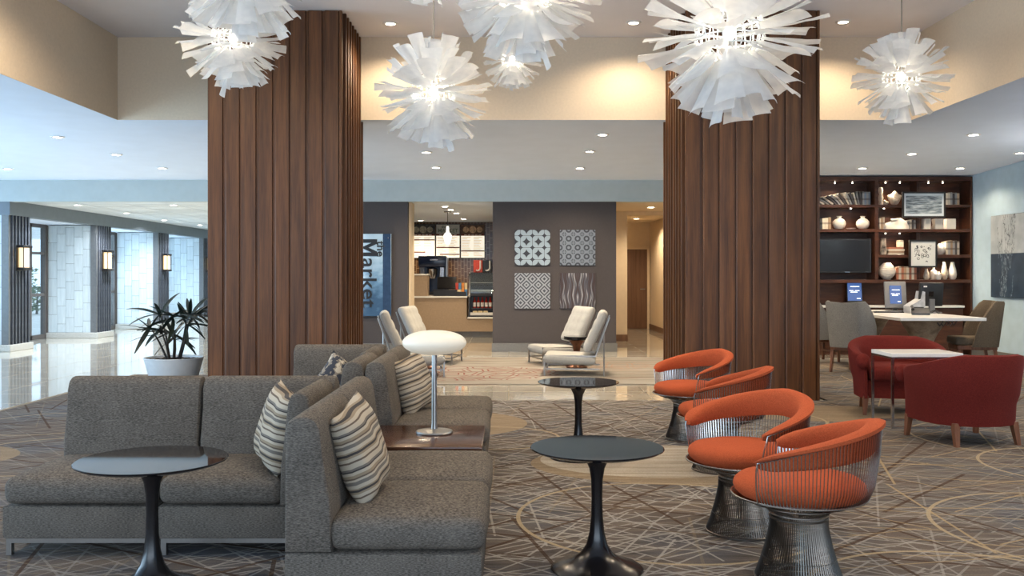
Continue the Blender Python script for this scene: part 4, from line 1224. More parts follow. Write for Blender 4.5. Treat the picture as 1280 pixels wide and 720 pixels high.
MB().rbox(0.0, -0.04, 0.07, 0.06, 0.03, 0.12, 0.006, 1).build('packet', M['snack_orange'], t)
# refrigerated display
t = thing('display_case', 'black refrigerated display case with curved glass hood and open bottle shelf at the market opening', 'display case', (-0.235, 19.0, 0.421))
bk = MB()
bk.box(-0.58, 0.30, 0.0, 1.2, 0.66, 0.92); bk.box(-0.58, 0.0, 0.0, 1.2, 0.66, 0.03); bk.prism([(0.0, 0.0), (0.30, 0.0), (0.30, 0.92), (0.20, 0.90), (0.13, 0.50), (0.03, 0.40)], -0.60, -0.565, 'X')
bk.build('body', M['black_plastic'], t)
MB().rbox(-0.565, 0.06, 0.43, 1.2, 0.30, 0.49, 0.006, 1).build('deck', M['black_plastic'], t)
MB().rbox(-0.565, 0.02, 0.03, 1.2, 0.05, 0.09, 0.004, 1).build('price_rail', M['label_white'], t)
gl = MB(); arc = [(0.06, 0.49), (0.07, 0.62), (0.10, 0.76), (0.16, 0.86), (0.26, 0.92)]
gl.prism(arc + [(a+0.006, b-0.004) for (a, b) in arc[::-1]], -0.565, 1.2, 'X')
gl.build('glass_hood', M['glass'], t)
MB().box(-0.56, 0.10, 0.70, 1.2, 0.29, 0.71).build('glass_shelf', M['label_white'], t)
MB().rbox(-0.56, 0.12, 0.495, -0.1, 0.28, 0.56, 0.02, 2).build('tray', M['pale_fabric'], t)
bott = MB().lathe([(0, 0), (0.030, 0), (0.032, 0.02), (0.032, 0.13), (0.014, 0.18), (0.013, 0.205), (0, 0.206)], 12).mesh('body', M['bottle_red'])
bott_l = MB().lathe([(0.0325, 0.03), (0.0335, 0.03), (0.0335, 0.115), (0.0325, 0.115)], 12).mesh('label_band', M['label_white'])
bott_c = MB().lathe([(0, 0.204), (0.015, 0.204), (0.015, 0.23), (0, 0.23)], 10).mesh('cap', M['bottle_red'])
for i in range(7):
    b = thing('drink_bottle', 'red capped drink bottle, %s from the left on the open shelf of the display case' % ['first', 'second', 'third', 'fourth', 'fifth', 'sixth', 'seventh'][i], 'bottle', (-0.715 + 0.082*i, 19.17, 0.6), 0, 'drink bottles in the display case')
    bo = put('body', bott, b); put('label_band', bott_l, bo); put('cap', bott_c, bo)
t = thing('bottle_shelf', 'dark inner shelf carrying the row of bottles in the display case', 'shelf', (-0.235, 19.05, 0.575))
MB().box(-0.545, 0.03, 0.0, 1.1, 0.24, 0.024).build('board', M['black_plastic'], t)
for i in range(3):
    o = MB().rbox(-0.045, -0.03, 0, 0.045, 0.03, 0.09, 0.006, 1).build('sandwich_pack', M['snack_cream'])
    o.location = (-0.70 + 0.11*i, 19.11, 0.452); tag(o, 'cream wrapped pack, %s from the left below the bottles in the display case' % ['first', 'second', 'third'][i], 'food pack', 'packs below the bottles')
# boxes with white hook shapes on top of the case
for i in range(3):
    t = thing('display_box', ['red', 'black', 'navy'][i] + ' box with a white hook shape standing on top of the display case', 'box', (-0.65 + 0.20*i, 19.47, 1.342), 0, 'boxes on the display case')
    MB().rbox(-0.095, -0.10, 0, 0.095, 0.10, 0.26, 0.006, 1).build('carton', [M['snack_red'], M['black_plastic'], M['machine_blue']][i], t)
    MB().tube([(0.05, -0.104, 0.25), (0.05, -0.104, 0.09), (0.03, -0.104, 0.05), (-0.01, -0.104, 0.035), (-0.04, -0.104, 0.05)], 0.016, 6).build('hook', M['label_white'], t)
# menu boards
mat_hd = [plain('dark_menu_header', (0.05, 0.05, 0.05), 0.5, noise=0.9, nscale=14), plain('pale_menu_header', (0.48, 0.52, 0.50), 0.5, noise=0.1), plain('brown_menu_header', (0.11, 0.06, 0.035), 0.5, noise=0.6, nscale=10)]
mat_menu = glow('backlit_menu_sheet', (1.0, 0.90, 0.72), 0.45, (0.8, 0.76, 0.66))
mat_rb = plain('rust_menu_band', (0.20, 0.05, 0.03), 0.5, noise=0.2)
mat_txt = plain('grey_menu_text', (0.35, 0.30, 0.24), 0.6, noise=0.1)
sm = 21.6/1150
for i in range(3):
    xc = (513.5 + 31*(i+.5) - 636)*sm
    t = thing('menu_board', ['left menu board with food drawings on a dark header', 'middle menu board headed with market lettering', 'right menu board with bread drawings on a brown header'][i], 'menu board', (xc, 21.575, 2.08), 0, 'menu boards over the market counter')
    hw_ = 0.285
    MB().rbox(-hw_, 0, -0.40, hw_, 0.04, 0.40, 0.004, 1).build('frame', M['dark_frame'], t)
    msh = MB().box(-hw_+0.012, -0.006, -0.388, hw_-0.012, 0, 0.13).build('menu_sheet', mat_menu, t)
    hdr = MB().box(-hw_+0.012, -0.006, 0.17, hw_-0.012, 0, 0.388).build('header', mat_hd[i], t)
    tbd = MB().box(-hw_+0.012, -0.008, 0.125, hw_-0.012, 0, 0.168).build('title_band', mat_rb, t)
    for (z0, x0, x1) in [[(0.03, -0.27, 0.27), (-0.26, -0.27, 0.05)], [(-0.15, -0.27, 0.27), (-0.31, -0.19, 0.27)], [(-0.23, -0.27, 0.27)]][i]:
        MB().box(x0, -0.008, z0-0.014, x1, 0, z0+0.014).build('section_band', mat_rb, msh)
    tx = MB(); rs = random.Random(i)
    for k in range(13):
        zz = 0.09 - k*0.036
        for c_ in (-0.25, 0.02):
            tx.box(c_, -0.0075, zz-0.005, c_+0.12+0.09*rs.random(), 0, zz+0.003)
    tag(tx.build('text_lines', mat_txt, msh), kind='stuff')
    tb = MB()
    for k in range(5): tb.box(-0.2+0.085*k, -0.0095, 0.137, -0.2+0.085*k+0.06, -0.004, 0.155)
    tb.build('title_lettering', M['label_white'], tbd)
    if i == 1:
        for (bd, sz, zz) in (('the', 0.075, 0.31), ('MARKET', 0.125, 0.205)):
            me = text_mesh(bd, sz, 0.002, 0.003, 'CENTER'); me.materials.append(plain('green_grey_lettering', (0.16, 0.20, 0.18), 0.6))
            put('lettering', me, hdr, mtx=Matrix.Translation((-0.1 if bd == 'the' else 0, -0.009, zz)) @ Matrix.Rotation(R(90), 4, 'X'))
    else:
        dr = MB()
        for (cx_, r_) in ((-0.16, 0.07), (0.0, 0.085), (0.16, 0.07)):
            dr.lathe([(0, 0), (r_, 0), (r_, 0.004), (0, 0.004)], 14, Matrix.Translation((cx_, -0.006, 0.27)) @ Matrix.Rotation(R(90), 4, 'X'))
        dr.build('food_drawing', plain('bread_drawing_%d' % i, [(0.35, 0.33, 0.26), (0.62, 0.45, 0.28)][i//2], 0.6, noise=0.5, nscale=18), hdr)
# market pendant
t = thing('pendant_lamp', 'white glass pendant lamp hanging over the market counter', 'lamp', ((559.5-636)*18.0/1150, 18.0, 2.53))
MB().lathe([(0, -0.02), (0.075, -0.018), (0.075, 0), (0, 0)], 20).build('canopy', M['steel'], t)
MB().tube([(0, 0, -0.02), (0, 0, -0.30)], 0.006, 6).build('cord', M['dark_frame'], t)
MB().lathe([(0, -0.635), (0.045, -0.63), (0.066, -0.55), (0.082, -0.49), (0.064, -0.44), (0.028, -0.40), (0.024, -0.29), (0, -0.285)], 24).build('glass_shade', M['pend'], t)

# ================================================================== SCONCES, PALM
for k, (y, lab) in enumerate([(15.78, 'nearest'), (19.07, 'second'), (22.36, 'third'), (25.64, 'farthest, partly hidden')]):
    t = thing('wall_sconce', lab + ' lit cream wall sconce on the slatted pier end of the gallery', 'wall lamp', (-8.37, y, 1.58), 0, 'gallery wall sconces')
    cyl = [(0.10, -0.17), (0.10, 0.17)]
    MB().lathe([(0, -0.175), (0.105, -0.175), (0.105, 0.175), (0, 0.175)], 24, Matrix.Translation((0.055, 0, 0)), 0.55, 1.25).build('shade', M['sconce'], t)
    for zz in (-0.205, 0.175):
        MB().rbox(0.0, -0.15, zz, 0.125, 0.15, zz+0.045, 0.004, 1).build('bracket', M['dark_frame'], t)
    MB().box(-0.03, -0.14, -0.22, 0.004, 0.14, 0.22).build('back_plate', M['dark_frame'], t)
    for yy in (-0.13, 0.13): MB().box(0.11, yy-0.006, -0.17, 0.122, yy+0.006, 0.18).build('bar', M['dark_frame'], t)

t = thing('potted_palm', 'dark fan leaved palm in a white tapered pot left of the wood column', 'plant', (-3.64, 10.0, 0))
MB().lathe([(0, 0.006), (0.195, 0.006), (0.21, 0.02), (0.302, 0.37), (0.313, 0.395), (0.306, 0.402), (0.290, 0.395), (0.278, 0.34), (0, 0.33)], 48).build('pot', M['pot'], t)
so = MB()
def soilf(u, v):
    a = 2*PI*u; r_ = 0.280*v
    return (r_*math.cos(a), r_*math.sin(a), 0.365 + 0.025*(1-v) + 0.012*math.sin(9*a)*v + 0.01*math.sin(17*v+5*a))
so.grid(soilf, 40, 8); so.build('soil', M['soil'], t)
def leaf_mesh(L, w, droop):
    mb = MB(); n = 6
    vs = []; fs = []
    for i in range(n+1):
        u = i/n
        ww = w*(math.sin(PI*min(1, 0.08+0.86*u))**0.7)*(1-0.25*u) if i < n else w*0.18
        x = L*u*(1-0.18*droop*u); z = -droop*L*0.55*u*u
        vs += [(x, -ww, z+ww*0.25), (x, 0, z), (x, ww, z+ww*0.25)]
    for i in range(n):
        for k in range(2): fs.append((i*3+k, i*3+k+1, (i+1)*3+k+1, (i+1)*3+k))
    return mb.add(vs, fs).mesh('leaf', M['leaf'])
leaves = [leaf_mesh(0.34, 0.024, 0.35), leaf_mesh(0.40, 0.027, 0.6), leaf_mesh(0.28, 0.022, 0.2)]
rs = random.Random(11)
for k in range(11):
    a = 2*PI*k/8 + 0.3; h = 0.58 + 0.26*rs.random() if k % 3 else 0.86
    lean = 0.10 + 0.15*rs.random()
    p0 = Vector((0.06*math.cos(a), 0.06*math.sin(a), 0.36)); p1 = Vector((lean*math.cos(a), lean*math.sin(a), h))
    MB().tube([p0, (p0+p1)/2 + Vector((0.01, 0, 0)), p1], [0.013, 0.010, 0.006], 6).build('stem', M['stem'], t)
    so_ = t.children[-1]
    nl = 8
    for j in range(nl):
        aa = a + R(-115 + 230*j/(nl-1)) + R(rs.uniform(-10, 10)); el = R(rs.uniform(5, 62) if j % 2 else rs.uniform(-30, 30))
        m = Matrix.Translation(p1 - Vector((0, 0, 0.05*rs.random()))) @ Matrix.Rotation(aa, 4, 'Z') @ Matrix.Rotation(-el, 4, 'Y') @ Matrix.Rotation(R(rs.uniform(-35, 35)), 4, 'X')
        li = rs.randrange(3)
        if (m @ Vector((0.42, 0, 0))).x < 0.50 and (m @ Vector((0.2, 0, 0))).x < 0.50:
            put('leaf', leaves[li], so_, mtx=m)

# ================================================================== BOOKCASE WALL
BY = 14.86; sb = BY/1150
def bx(px): return (px-636)*sb
def bz(py): return 1.3-(py-343)*sb
SX0, SX1 = bx(985), 7.49
bc = thing('bookcase', 'full height mahogany bookcase across the right back wall', 'bookcase', (bx(1100), BY, 0))
ox = bx(1100)
def bpart(name, x0, y0, z0, x1, y1, z1, mat='shelf_wood'):
    return MB().rbox(x0-ox, y0-BY, z0, x1-ox, y1-BY, z1, 0.003, 1).build(name, M[mat], bc)
bpart('back_panel', SX0, 15.22, 0.0, SX1, 15.26, 2.875)
bpart('cornice', SX0, BY, bz(226), SX1, 15.22, 2.88)
bpart('side_panel', bx(1213), BY, 0, SX1, 15.22, bz(226))
bpart('side_panel', SX0, BY, 0, SX0+0.05, 15.22, bz(226))
bpart('divider', bx(1094), BY+0.01, bz(352), bx(1098.5), 15.22, bz(226))
bpart('divider', bx(1149), BY+0.10, bz(352), bx(1153), 15.22, bz(226))
SH = {1: bz(255.8), 2: bz(286.2), 3: bz(318.3), 4: bz(349.5)}
bpart('shelf', SX0+0.05, BY+0.005, SH[1]-0.045, bx(1213), 15.22, SH[1])
bpart('shelf', SX0+0.05, BY+0.005, SH[2]-0.05, bx(1213), 15.22, SH[2])
bpart('shelf', bx(1098.5), BY+0.005, SH[3]-0.05, bx(1213), 15.22, SH[3])
bpart('shelf', SX0+0.05, BY+0.0, SH[4]-0.055, bx(1213), 15.22, SH[4])
bpart('lower_panel', SX0+0.05, 15.10, 0.0, bx(1213), 15.22, SH[4]-0.055)
bpart('ledge', SX0+0.05, 14.78, 0.765, bx(1203), 15.10, 0.80, 'white_top')
bpart('ledge_front', SX0+0.05, 14.84, 0.0, bx(1203), 15.10, 0.765)
for (px, py) in ((1048, 227), (1070, 227), (1112, 227), (1130, 227), (1166, 227), (1184, 227), (1068, 259.5), (1110, 259.5), (1112, 291), (1130, 291)):
    bc_l = MB().lathe([(0, 0), (0.010, 0), (0.010, 0.012), (0, 0.012)], 10, Matrix.Translation((bx(px)-ox, 0.16, bz(py)-0.012 - (0.0 if py < 240 else 0.0)))).build('shelf_light', M['lens'], bc)
for (px, zz) in ((1048, bz(227)), (1112, bz(227)), (1175, bz(227)), (1060, SH[1]-0.05), (1125, SH[1]-0.05), (1180, SH[1]-0.05), (1125, SH[2]-0.055), (1180, SH[2]-0.055), (1115, SH[3]-0.055), (1180, SH[3]-0.055)):
    ld = bpy.data.lights.new('shelf_lamp', 'SPOT'); ld.energy = 8.0; ld.color = (1.0, 0.80, 0.58); ld.spot_size = R(150); ld.spot_blend = 0.8; ld.shadow_soft_size = 0.02
    lo = bpy.data.objects.new('shelf_lamp', ld); COL.objects.link(lo); lo.parent = bc; lo.location = (bx(px)-ox, 0.10, zz-0.02)

num = ['first', 'second', 'third', 'fourth', 'fifth', 'sixth', 'seventh', 'eighth', 'ninth', 'tenth', 'eleventh', 'twelfth', 'thirteenth', 'fourteenth', 'fifteenth', 'sixteenth', 'seventeenth', 'eighteenth', 'nineteenth', 'twentieth']
def bookmat(name, col):
    m = Nd(name)
    rn = m.rnd()
    hsv = m.n('ShaderNodeHueSaturation', {'Value': m.math('ADD', m.math('MULTIPLY', rn, 0.5), 0.75), 'Color': c4(col)})
    g = m.n('ShaderNodeSeparateXYZ', {0: m.coord()})
    bd = m.math('GREATER_THAN', m.math('FRACT', m.math('MULTIPLY', g.outputs[2], 9.0)), 0.72)
    m.P(Base_Color=m.mix(m.math('MULTIPLY', bd, 0.55), hsv.outputs[0], (0.05, 0.03, 0.02)), Roughness=0.6)
    return m.m
BK = [('pale', bookmat('pale_book_cloth', (0.55, 0.48, 0.38))), ('grey', bookmat('grey_book_cloth', (0.28, 0.27, 0.26))), ('tan', bookmat('tan_book_cloth', (0.38, 0.25, 0.15))), ('dark', bookmat('dark_book_cloth', (0.07, 0.06, 0.06))),
      ('rust', bookmat('rust_book_cloth', (0.36, 0.13, 0.07))), ('blue-grey', bookmat('blue_grey_book_cloth', (0.16, 0.20, 0.26)))]
M['pages'] = plain('book_pages', (0.62, 0.55, 0.43), 0.8, noise=0.1, nscale=80)
def book(x, y, z, th, h, d, tilt, ci, label, group, flat=False):
    t = thing('book', label, 'book', (x, y, z), 0, group)
    m = Matrix.Rotation(tilt, 4, 'Y')
    if flat: m = Matrix.Translation((0, 0, 0))
    if not flat:
        cv = MB().box(0, 0, 0, th, d, h, m).build('cover', BK[ci][1], t, smooth=0)
        MB().box(th*0.15, 0.006, h, th*0.85, d-0.004, h+0.002, m).build('pages', M['pages'], cv, smooth=0)
    else:
        MB().box(0, 0, 0, h, d, th, m).build('cover', BK[ci][1], t, smooth=0)
        MB().box(h, 0.004, th*0.15, h+0.002, d-0.004, th*0.85, m).build('pages', M['pages'], t, smooth=0)
    return t
# leaning row, top left: progressively more tilted to the left
rs = random.Random(5)
x = bx(1091) - 0.03; k = 0
seq = []
while x > bx(1029) and k < 20:
    tilt = 0.0 if k < 4 else -R(min(62, 5.0*(k-3)))
    seq.append((x, tilt)); k += 1; nt = 0.0 if k < 4 else R(min(62, 5.0*(k-3))); x -= 0.0325/math.cos(nt) + (0.004 if nt else 0)
for i, (x, tl) in enumerate(seq):
    n = len(seq)-1-i
    ci = [5, 1, 5, 1, 3, 1, 0, 3, 1, 0, 3, 0, 1, 3, 0, 1, 0, 3, 0, 1][i % 20]
    h = 0.205 + 0.012*rs.random()
    book(x, 14.96, SH[1]+0.001 + (0.034*math.sin(-tl)*0 if tl else 0), 0.031, h, 0.17, tl, ci, '%s book, %s from the right in the slanting row on the top left shelf' % (BK[ci][0], num[i]), 'slanting books on the top left shelf')
def book_row(px0, px1, py_top, shelf, cis, group, where, y=14.95):
    x0, x1 = bx(px0)*y/BY, bx(px1)*y/BY; n = len(cis); w = (x1-x0)/n; h = bz(py_top) - SH[shelf]
    for i, ci in enumerate(cis):
        hh = h*(0.92 + 0.08*((i*7) % 5)/4)
        book(x0 + w*i, y, SH[shelf]+0.001, w*0.94, hh, 0.17, 0.0, ci, '%s book, %s from the left %s' % (BK[ci][0], num[i], where), group)
book_row(1182, 1199.5, 240, 1, [0, 0, 1, 3, 1, 2], 'books on the top right shelf', 'at the right end of the top shelf')
book_row(1028, 1039, 271.5, 2, [0, 0, 2], 'pale books beside the round vase', 'beside the left round vase')
book_row(1099, 1106, 271.5, 2, [0, 2, 0], 'books left of the shell sculpture', 'left of the white shell sculpture')
book_row(1134.5, 1145, 274, 2, [1, 0, 3, 1], 'books right of the shell sculpture', 'right of the white shell sculpture')
book_row(1182.5, 1199.5, 300.5, 3, [0, 1, 2, 1, 3, 0], 'books at the right of the third shelf', 'at the right end of the third shelf')
book_row(1120.5, 1146, 333, 4, [4, 0, 4, 2, 0, 4, 0, 4], 'books on the lowest shelf', 'on the lowest shelf, beside the big round vase')
for i, (h, ci) in enumerate([(0.26, 0), (0.25, 2), (0.27, 0), (0.24, 4)]):
    book(bx(1113)+0.01*(i % 2), 14.95, SH[3]+0.001+0.031*i, 0.029, h, 0.17, 0, ci, '%s book lying flat, %s from the bottom of the stack on the third shelf' % (BK[ci][0], num[i]), 'flat stack of books on the third shelf', True)
book(bx(1128.5), 14.97, SH[3]+0.127, 0.06, 0.11, 0.14, 0, 0, 'small pale book standing on the flat stack on the third shelf', 'flat stack of books on the third shelf')
# ceramics
def ceramic(name, label, prof, px, shelf, mat='white_ceramic', y=15.0, group=None, sx=1, sy=1, seg=28, smooth=40):
    o = MB().lathe(prof, seg, None, sx, sy).build(name, M[mat], None, (bx(px)*y/BY, y, SH[shelf]+0.001), smooth=smooth)
    tag(o, label, 'vase' if 'vase' in name else 'ornament', group); return o
rv = [(0, 0), (0.05, 0), (0.085, 0.03), (0.105, 0.08), (0.10, 0.125), (0.07, 0.16), (0.034, 0.178), (0.030, 0.198), (0.044, 0.215), (0.036, 0.215), (0.022, 0.19), (0, 0.18)]
ceramic('round_vase', 'white round vase with short neck, left one on the second shelf', rv, 1049, 2, group='round vases on the second shelf')
ceramic('round_vase', 'white round vase with short neck, right one on the second shelf', rv, 1078.5, 2, group='round vases on the second shelf')
ceramic('flat_dish', 'small flat pale dish between the two round vases', [(0, 0), (0.06, 0), (0.075, 0.02), (0.06, 0.022), (0, 0.012)], 1064, 2)
ribs = [(0, 0)] + [((0.138*math.sin(PI*(0.12+0.76*i/40)))*(1+0.03*math.sin(i*1.9)), 0.27*i/40) for i in range(41)] + [(0.045, 0.268), (0, 0.255)]
ceramic('ribbed_vase', 'large round ribbed white vase on the lowest shelf', ribs, 1108.5, 4)
def tall(h, r): return [(0, 0), (r*0.6, 0), (r*0.9, h*0.12), (r, h*0.3), (r*0.85, h*0.55), (r*0.5, h*0.85), (r*0.42, h*0.97), (r*0.46, h), (r*0.3, h), (0, h*0.9)]
ceramic('bottle_vase', 'small pale bottle vase, first at the right of the lowest shelf', tall(0.175, 0.048), 1158, 4, 'cream_ceramic', group='bottle vases on the lowest shelf')
ceramic('squat_vase', 'squat white vase between the bottle vases on the lowest shelf', [(0, 0), (0.05, 0), (0.068, 0.04), (0.070, 0.10), (0.05, 0.14), (0.02, 0.16), (0.018, 0.20), (0, 0.20)], 1167, 4, y=15.06)
ceramic('squat_vase', 'little white vase in front of the squat one on the lowest shelf', [(0, 0), (0.035, 0), (0.048, 0.04), (0.045, 0.09), (0.02, 0.115), (0.018, 0.13), (0, 0.13)], 1173, 4, y=14.94)
ceramic('bottle_vase', 'tall pale bottle vase, middle of the lowest shelf group', tall(0.285, 0.054), 1180.5, 4, 'cream_ceramic', group='bottle vases on the lowest shelf')
ceramic('bottle_vase', 'tall white bottle vase, rightmost on the lowest shelf', tall(0.285, 0.066), 1190.5, 4, group='bottle vases on the lowest shelf')
M['mottled_ceramic'] = plain('mottled_ceramic', (0.36, 0.31, 0.26), 0.4, noise=0.95, nscale=11)
ceramic('tapered_vase', 'mottled dark and pale vase at the left of the third shelf', [(0, 0), (0.045, 0), (0.055, 0.02), (0.04, 0.26), (0.046, 0.27), (0.03, 0.27), (0, 0.2)], 1104, 3, 'mottled_ceramic')
ceramic('sphere_vase', 'white egg shaped vase right of the ring picture', [(0, 0), (0.03, 0), (0.062, 0.035), (0.072, 0.085), (0.062, 0.135), (0.035, 0.17), (0.024, 0.185), (0.014, 0.183), (0, 0.16)], 1175.5, 3)
ceramic('sphere_ornament', 'small white ball high on the top shelf behind the sea picture', [(0, 0), (0.04, 0), (0.03, 0.02), (0.02, 0.10)] + [(0.055*math.sin(PI*i/14), 0.10+0.055-0.055*math.cos(PI*i/14)) for i in range(2, 14)] + [(0, 0.21)], 1173, 1, y=15.05)
ceramic('figurine', 'tall pale twisted figurine at the left of the top right shelf', [(0, 0), (0.04, 0), (0.03, 0.06), (0.04, 0.12), (0.025, 0.18), (0.038, 0.24), (0.03, 0.285), (0, 0.295)], 1101, 1, 'cream_ceramic')
def blob(name, label, px, shelf, rx, ry, h, seed, mat, rough, y=14.98):
    bm = bmesh.new(); bmesh.ops.create_icosphere(bm, subdivisions=3, radius=1)
    rs2 = random.Random(seed); ph = [rs2.uniform(0, 6) for _ in range(6)]
    for v in bm.verts:
        c = v.co.copy(); f = 1 + rough*(math.sin(3*c.x+ph[0])*math.sin(4*c.z+ph[1]) + 0.6*math.sin(6*c.y+ph[2]+2*c.x))
        v.co = Vector((c.x*rx*f, c.y*ry*f, max(0.0, (c.z*0.5+0.5)*h*f)))
    o = MB().frombm(bm).build(name, M[mat], None, (bx(px)*y/BY, y, SH[shelf]+0.001), smooth=60)
    tag(o, label, 'ornament'); return o
blob('coral_ornament', 'rugged pale coral lump on the top shelf beside the sea picture', 1118, 1, 0.085, 0.07, 0.17, 3, 'cream_ceramic', 0.28)
blob('coral_ornament', 'small low coral piece beside the twisted figurine on the top shelf', 1107, 1, 0.045, 0.045, 0.07, 5, 'cream_ceramic', 0.25)
# shell sculpture with a hollow
sh = MB()
def shf(u, v):
    a = 2*PI*u; b = v
    r_ = 1 - b*0.55
    hx = (0.215 + 0.03*math.sin(b*PI))*math.cos(a)*(1 - 0.66*b**1.8); hy = 0.085*math.sin(a)*(1 - 0.55*b)
    z = 0.155*b*(1 + 0.25*math.cos(a-0.5)*b) + 0.03*math.cos(2*a)*b*(1-b)*2
    return (hx, hy, max(0, z))
sh.grid(shf, 40, 12)
sh.lathe([(0.0, 0.07), (0.068, 0.12), (0.082, 0.165), (0.070, 0.172), (0.055, 0.13), (0.0, 0.09)], 20, None, 1.0, 0.5)
o = sh.build('shell_sculpture', M['white_ceramic'], None, (bx(1119.5)*14.98/BY, 14.98, SH[2]+0.001), smooth=60); tag(o, 'white hollow shell sculpture on the second shelf under the sea picture', 'ornament')
for i, (px, w_) in enumerate([(1157.5, 0.10), (1172, 0.14), (1187, 0.14)]):
    t = thing('ceramic_block', ['narrow white block bookend, left of three on the second shelf', 'white concave block, middle of three on the second shelf', 'white rounded block, right of three on the second shelf'][i], 'ornament', (bx(px)*14.98/BY, 14.98, SH[2]+0.001), 0, 'white blocks on the second shelf')
    rr = []
    for (z_, s_) in ((0, 1.0), (0.02, 1.02), (0.085, 0.86 if i == 1 else 1.03), (0.15, 1.02), (0.168, 1.0)):
        hw2, hd2 = w_/2*s_, 0.06*s_
        rr.append([(-hw2, -hd2, z_), (hw2, -hd2, z_), (hw2, hd2, z_), (-hw2, hd2, z_)])
    MB().rings(rr).build('block', M['white_ceramic'], t, smooth=30)
# television
t = thing('television', 'flat black television in the left bay of the bookcase', 'television', ((bx(1024)+bx(1088.5))/2, 14.93, (bz(298.5)+bz(341))/2))
w_, h_ = (bx(1088.5)-bx(1020))/2, (bz(298.5)-bz(341))/2
MB().rbox(-w_, -0.03, -h_, w_, 0.03, h_, 0.006, 1).build('casing', M['black_plastic'], t)
MB().box(-w_+0.02, -0.034, -h_+0.025, w_-0.02, -0.03, h_-0.02).build('screen', M['screen'], t)
MB().box(-0.14, 0.03, -0.14, 0.14, 0.27, 0.14).build('wall_bracket', M['black_plastic'], t)
MB().box(-0.04+0.05, -0.036, -h_+0.006, 0.05+0.04, -0.03, -h_+0.016).build('badge', M['chrome'], t)
# pictures hung in front of the shelves
def framed(label, px0, px1, py0, py1, kind):
    xc, zc = (bx(px0)+bx(px1))/2, (bz(py0)+bz(py1))/2; hw2, hh2 = (bx(px1)-bx(px0))/2, (bz(py0)-bz(py1))/2
    t = thing('framed_picture', label, 'picture', (xc, 14.83, zc), 0, 'framed pictures on the bookcase')
    f = MB(); b = 0.026
    f.box(-hw2, -0.02, -hh2, hw2, 0.02, -hh2+b); f.box(-hw2, -0.02, hh2-b, hw2, 0.02, hh2); f.box(-hw2, -0.02, -hh2+b, -hw2+b, 0.02, hh2-b); f.box(hw2-b, -0.02, -hh2+b, hw2, 0.02, hh2-b)
    fo = f.build('frame', M['dark_frame'], t)
    MB().box(-hw2+b, -0.006, -hh2+b, hw2-b, 0.015, hh2-b).build('print', art_mat('print_'+kind, kind), fo)
framed('wide framed picture of grey water ripples hung across the upper bookcase shelves', 1126.7, 1180.4, 240, 272.3, 'sea')
framed('square framed picture of small black rings hung across the lower bookcase shelves', 1135.2, 1170, 300, 334.4, 'glyphs')

# wall canvas on the right wall
t = thing('birch_canvas', 'pale canvas with dark branch lines over a navy lower half on the blue right wall', 'picture', (7.468, 13.55, 1.575))
MB().rbox(0.0, -0.70, -0.625, 0.03, 0.70, 0.625, 0.003, 1).build('stretcher', M['dark_frame'], t)
MB().box(-0.004, -0.695, -0.62, 0.0, 0.695, 0.62).build('print', art_mat('print_birch', 'birch'), t)

# ================================================================== COMMUNAL DESK
dk = thing('communal_desk', 'long white topped desk on a sculpted wooden pedestal before the bookcase', 'desk', (5.42, 12.85, 0))
MB().rbox(-0.50, -1.30, 0.715, 0.58, 1.35, 0.755, 0.004, 1).build('desk_top', M['white_top'], dk)
def pedf(u, v):
    a = 2*PI*u; z = 0.006 + 0.709*v
    k = abs(v-0.42)/0.58
    rx = 0.085 + 0.20*min(1, k)**1.5; ry = 0.09 + 0.16*min(1, k)**1.5
    tw = 0.9*(v-0.5)
    c_, s_ = math.cos(a), math.sin(a)
    X_ = rx*math.copysign(abs(c_)**0.7, c_); Y_ = ry*math.copysign(abs(s_)**0.7, s_)
    return (X_*math.cos(tw)-Y_*math.sin(tw), X_*math.sin(tw)+Y_*math.cos(tw), z)
M['ped_wood'] = wood('pale_driftwood', (0.15, 0.10, 0.06), (0.28, 0.20, 0.13), (0.40, 0.31, 0.21), 0.5, (3, 3, 6))
for (yy) in (-0.85, 0.85):
    pb = MB(); pb.grid(pedf, 32, 16, Matrix.Translation((-0.02, yy, 0)))
    pb.build('pedestal', M['ped_wood'], dk, smooth=60)
cab = MB()
for k in range(5): cab.tube([(0.05+0.07*k, -1.05+0.05*k, 0.712), (0.10+0.07*k, -1.07+0.05*k, 0.64-0.01*(k % 2)), (0.15+0.07*k, -1.05+0.05*k, 0.70)], 0.008, 6)
cab.build('cable_loops', M['black_plastic'], dk)

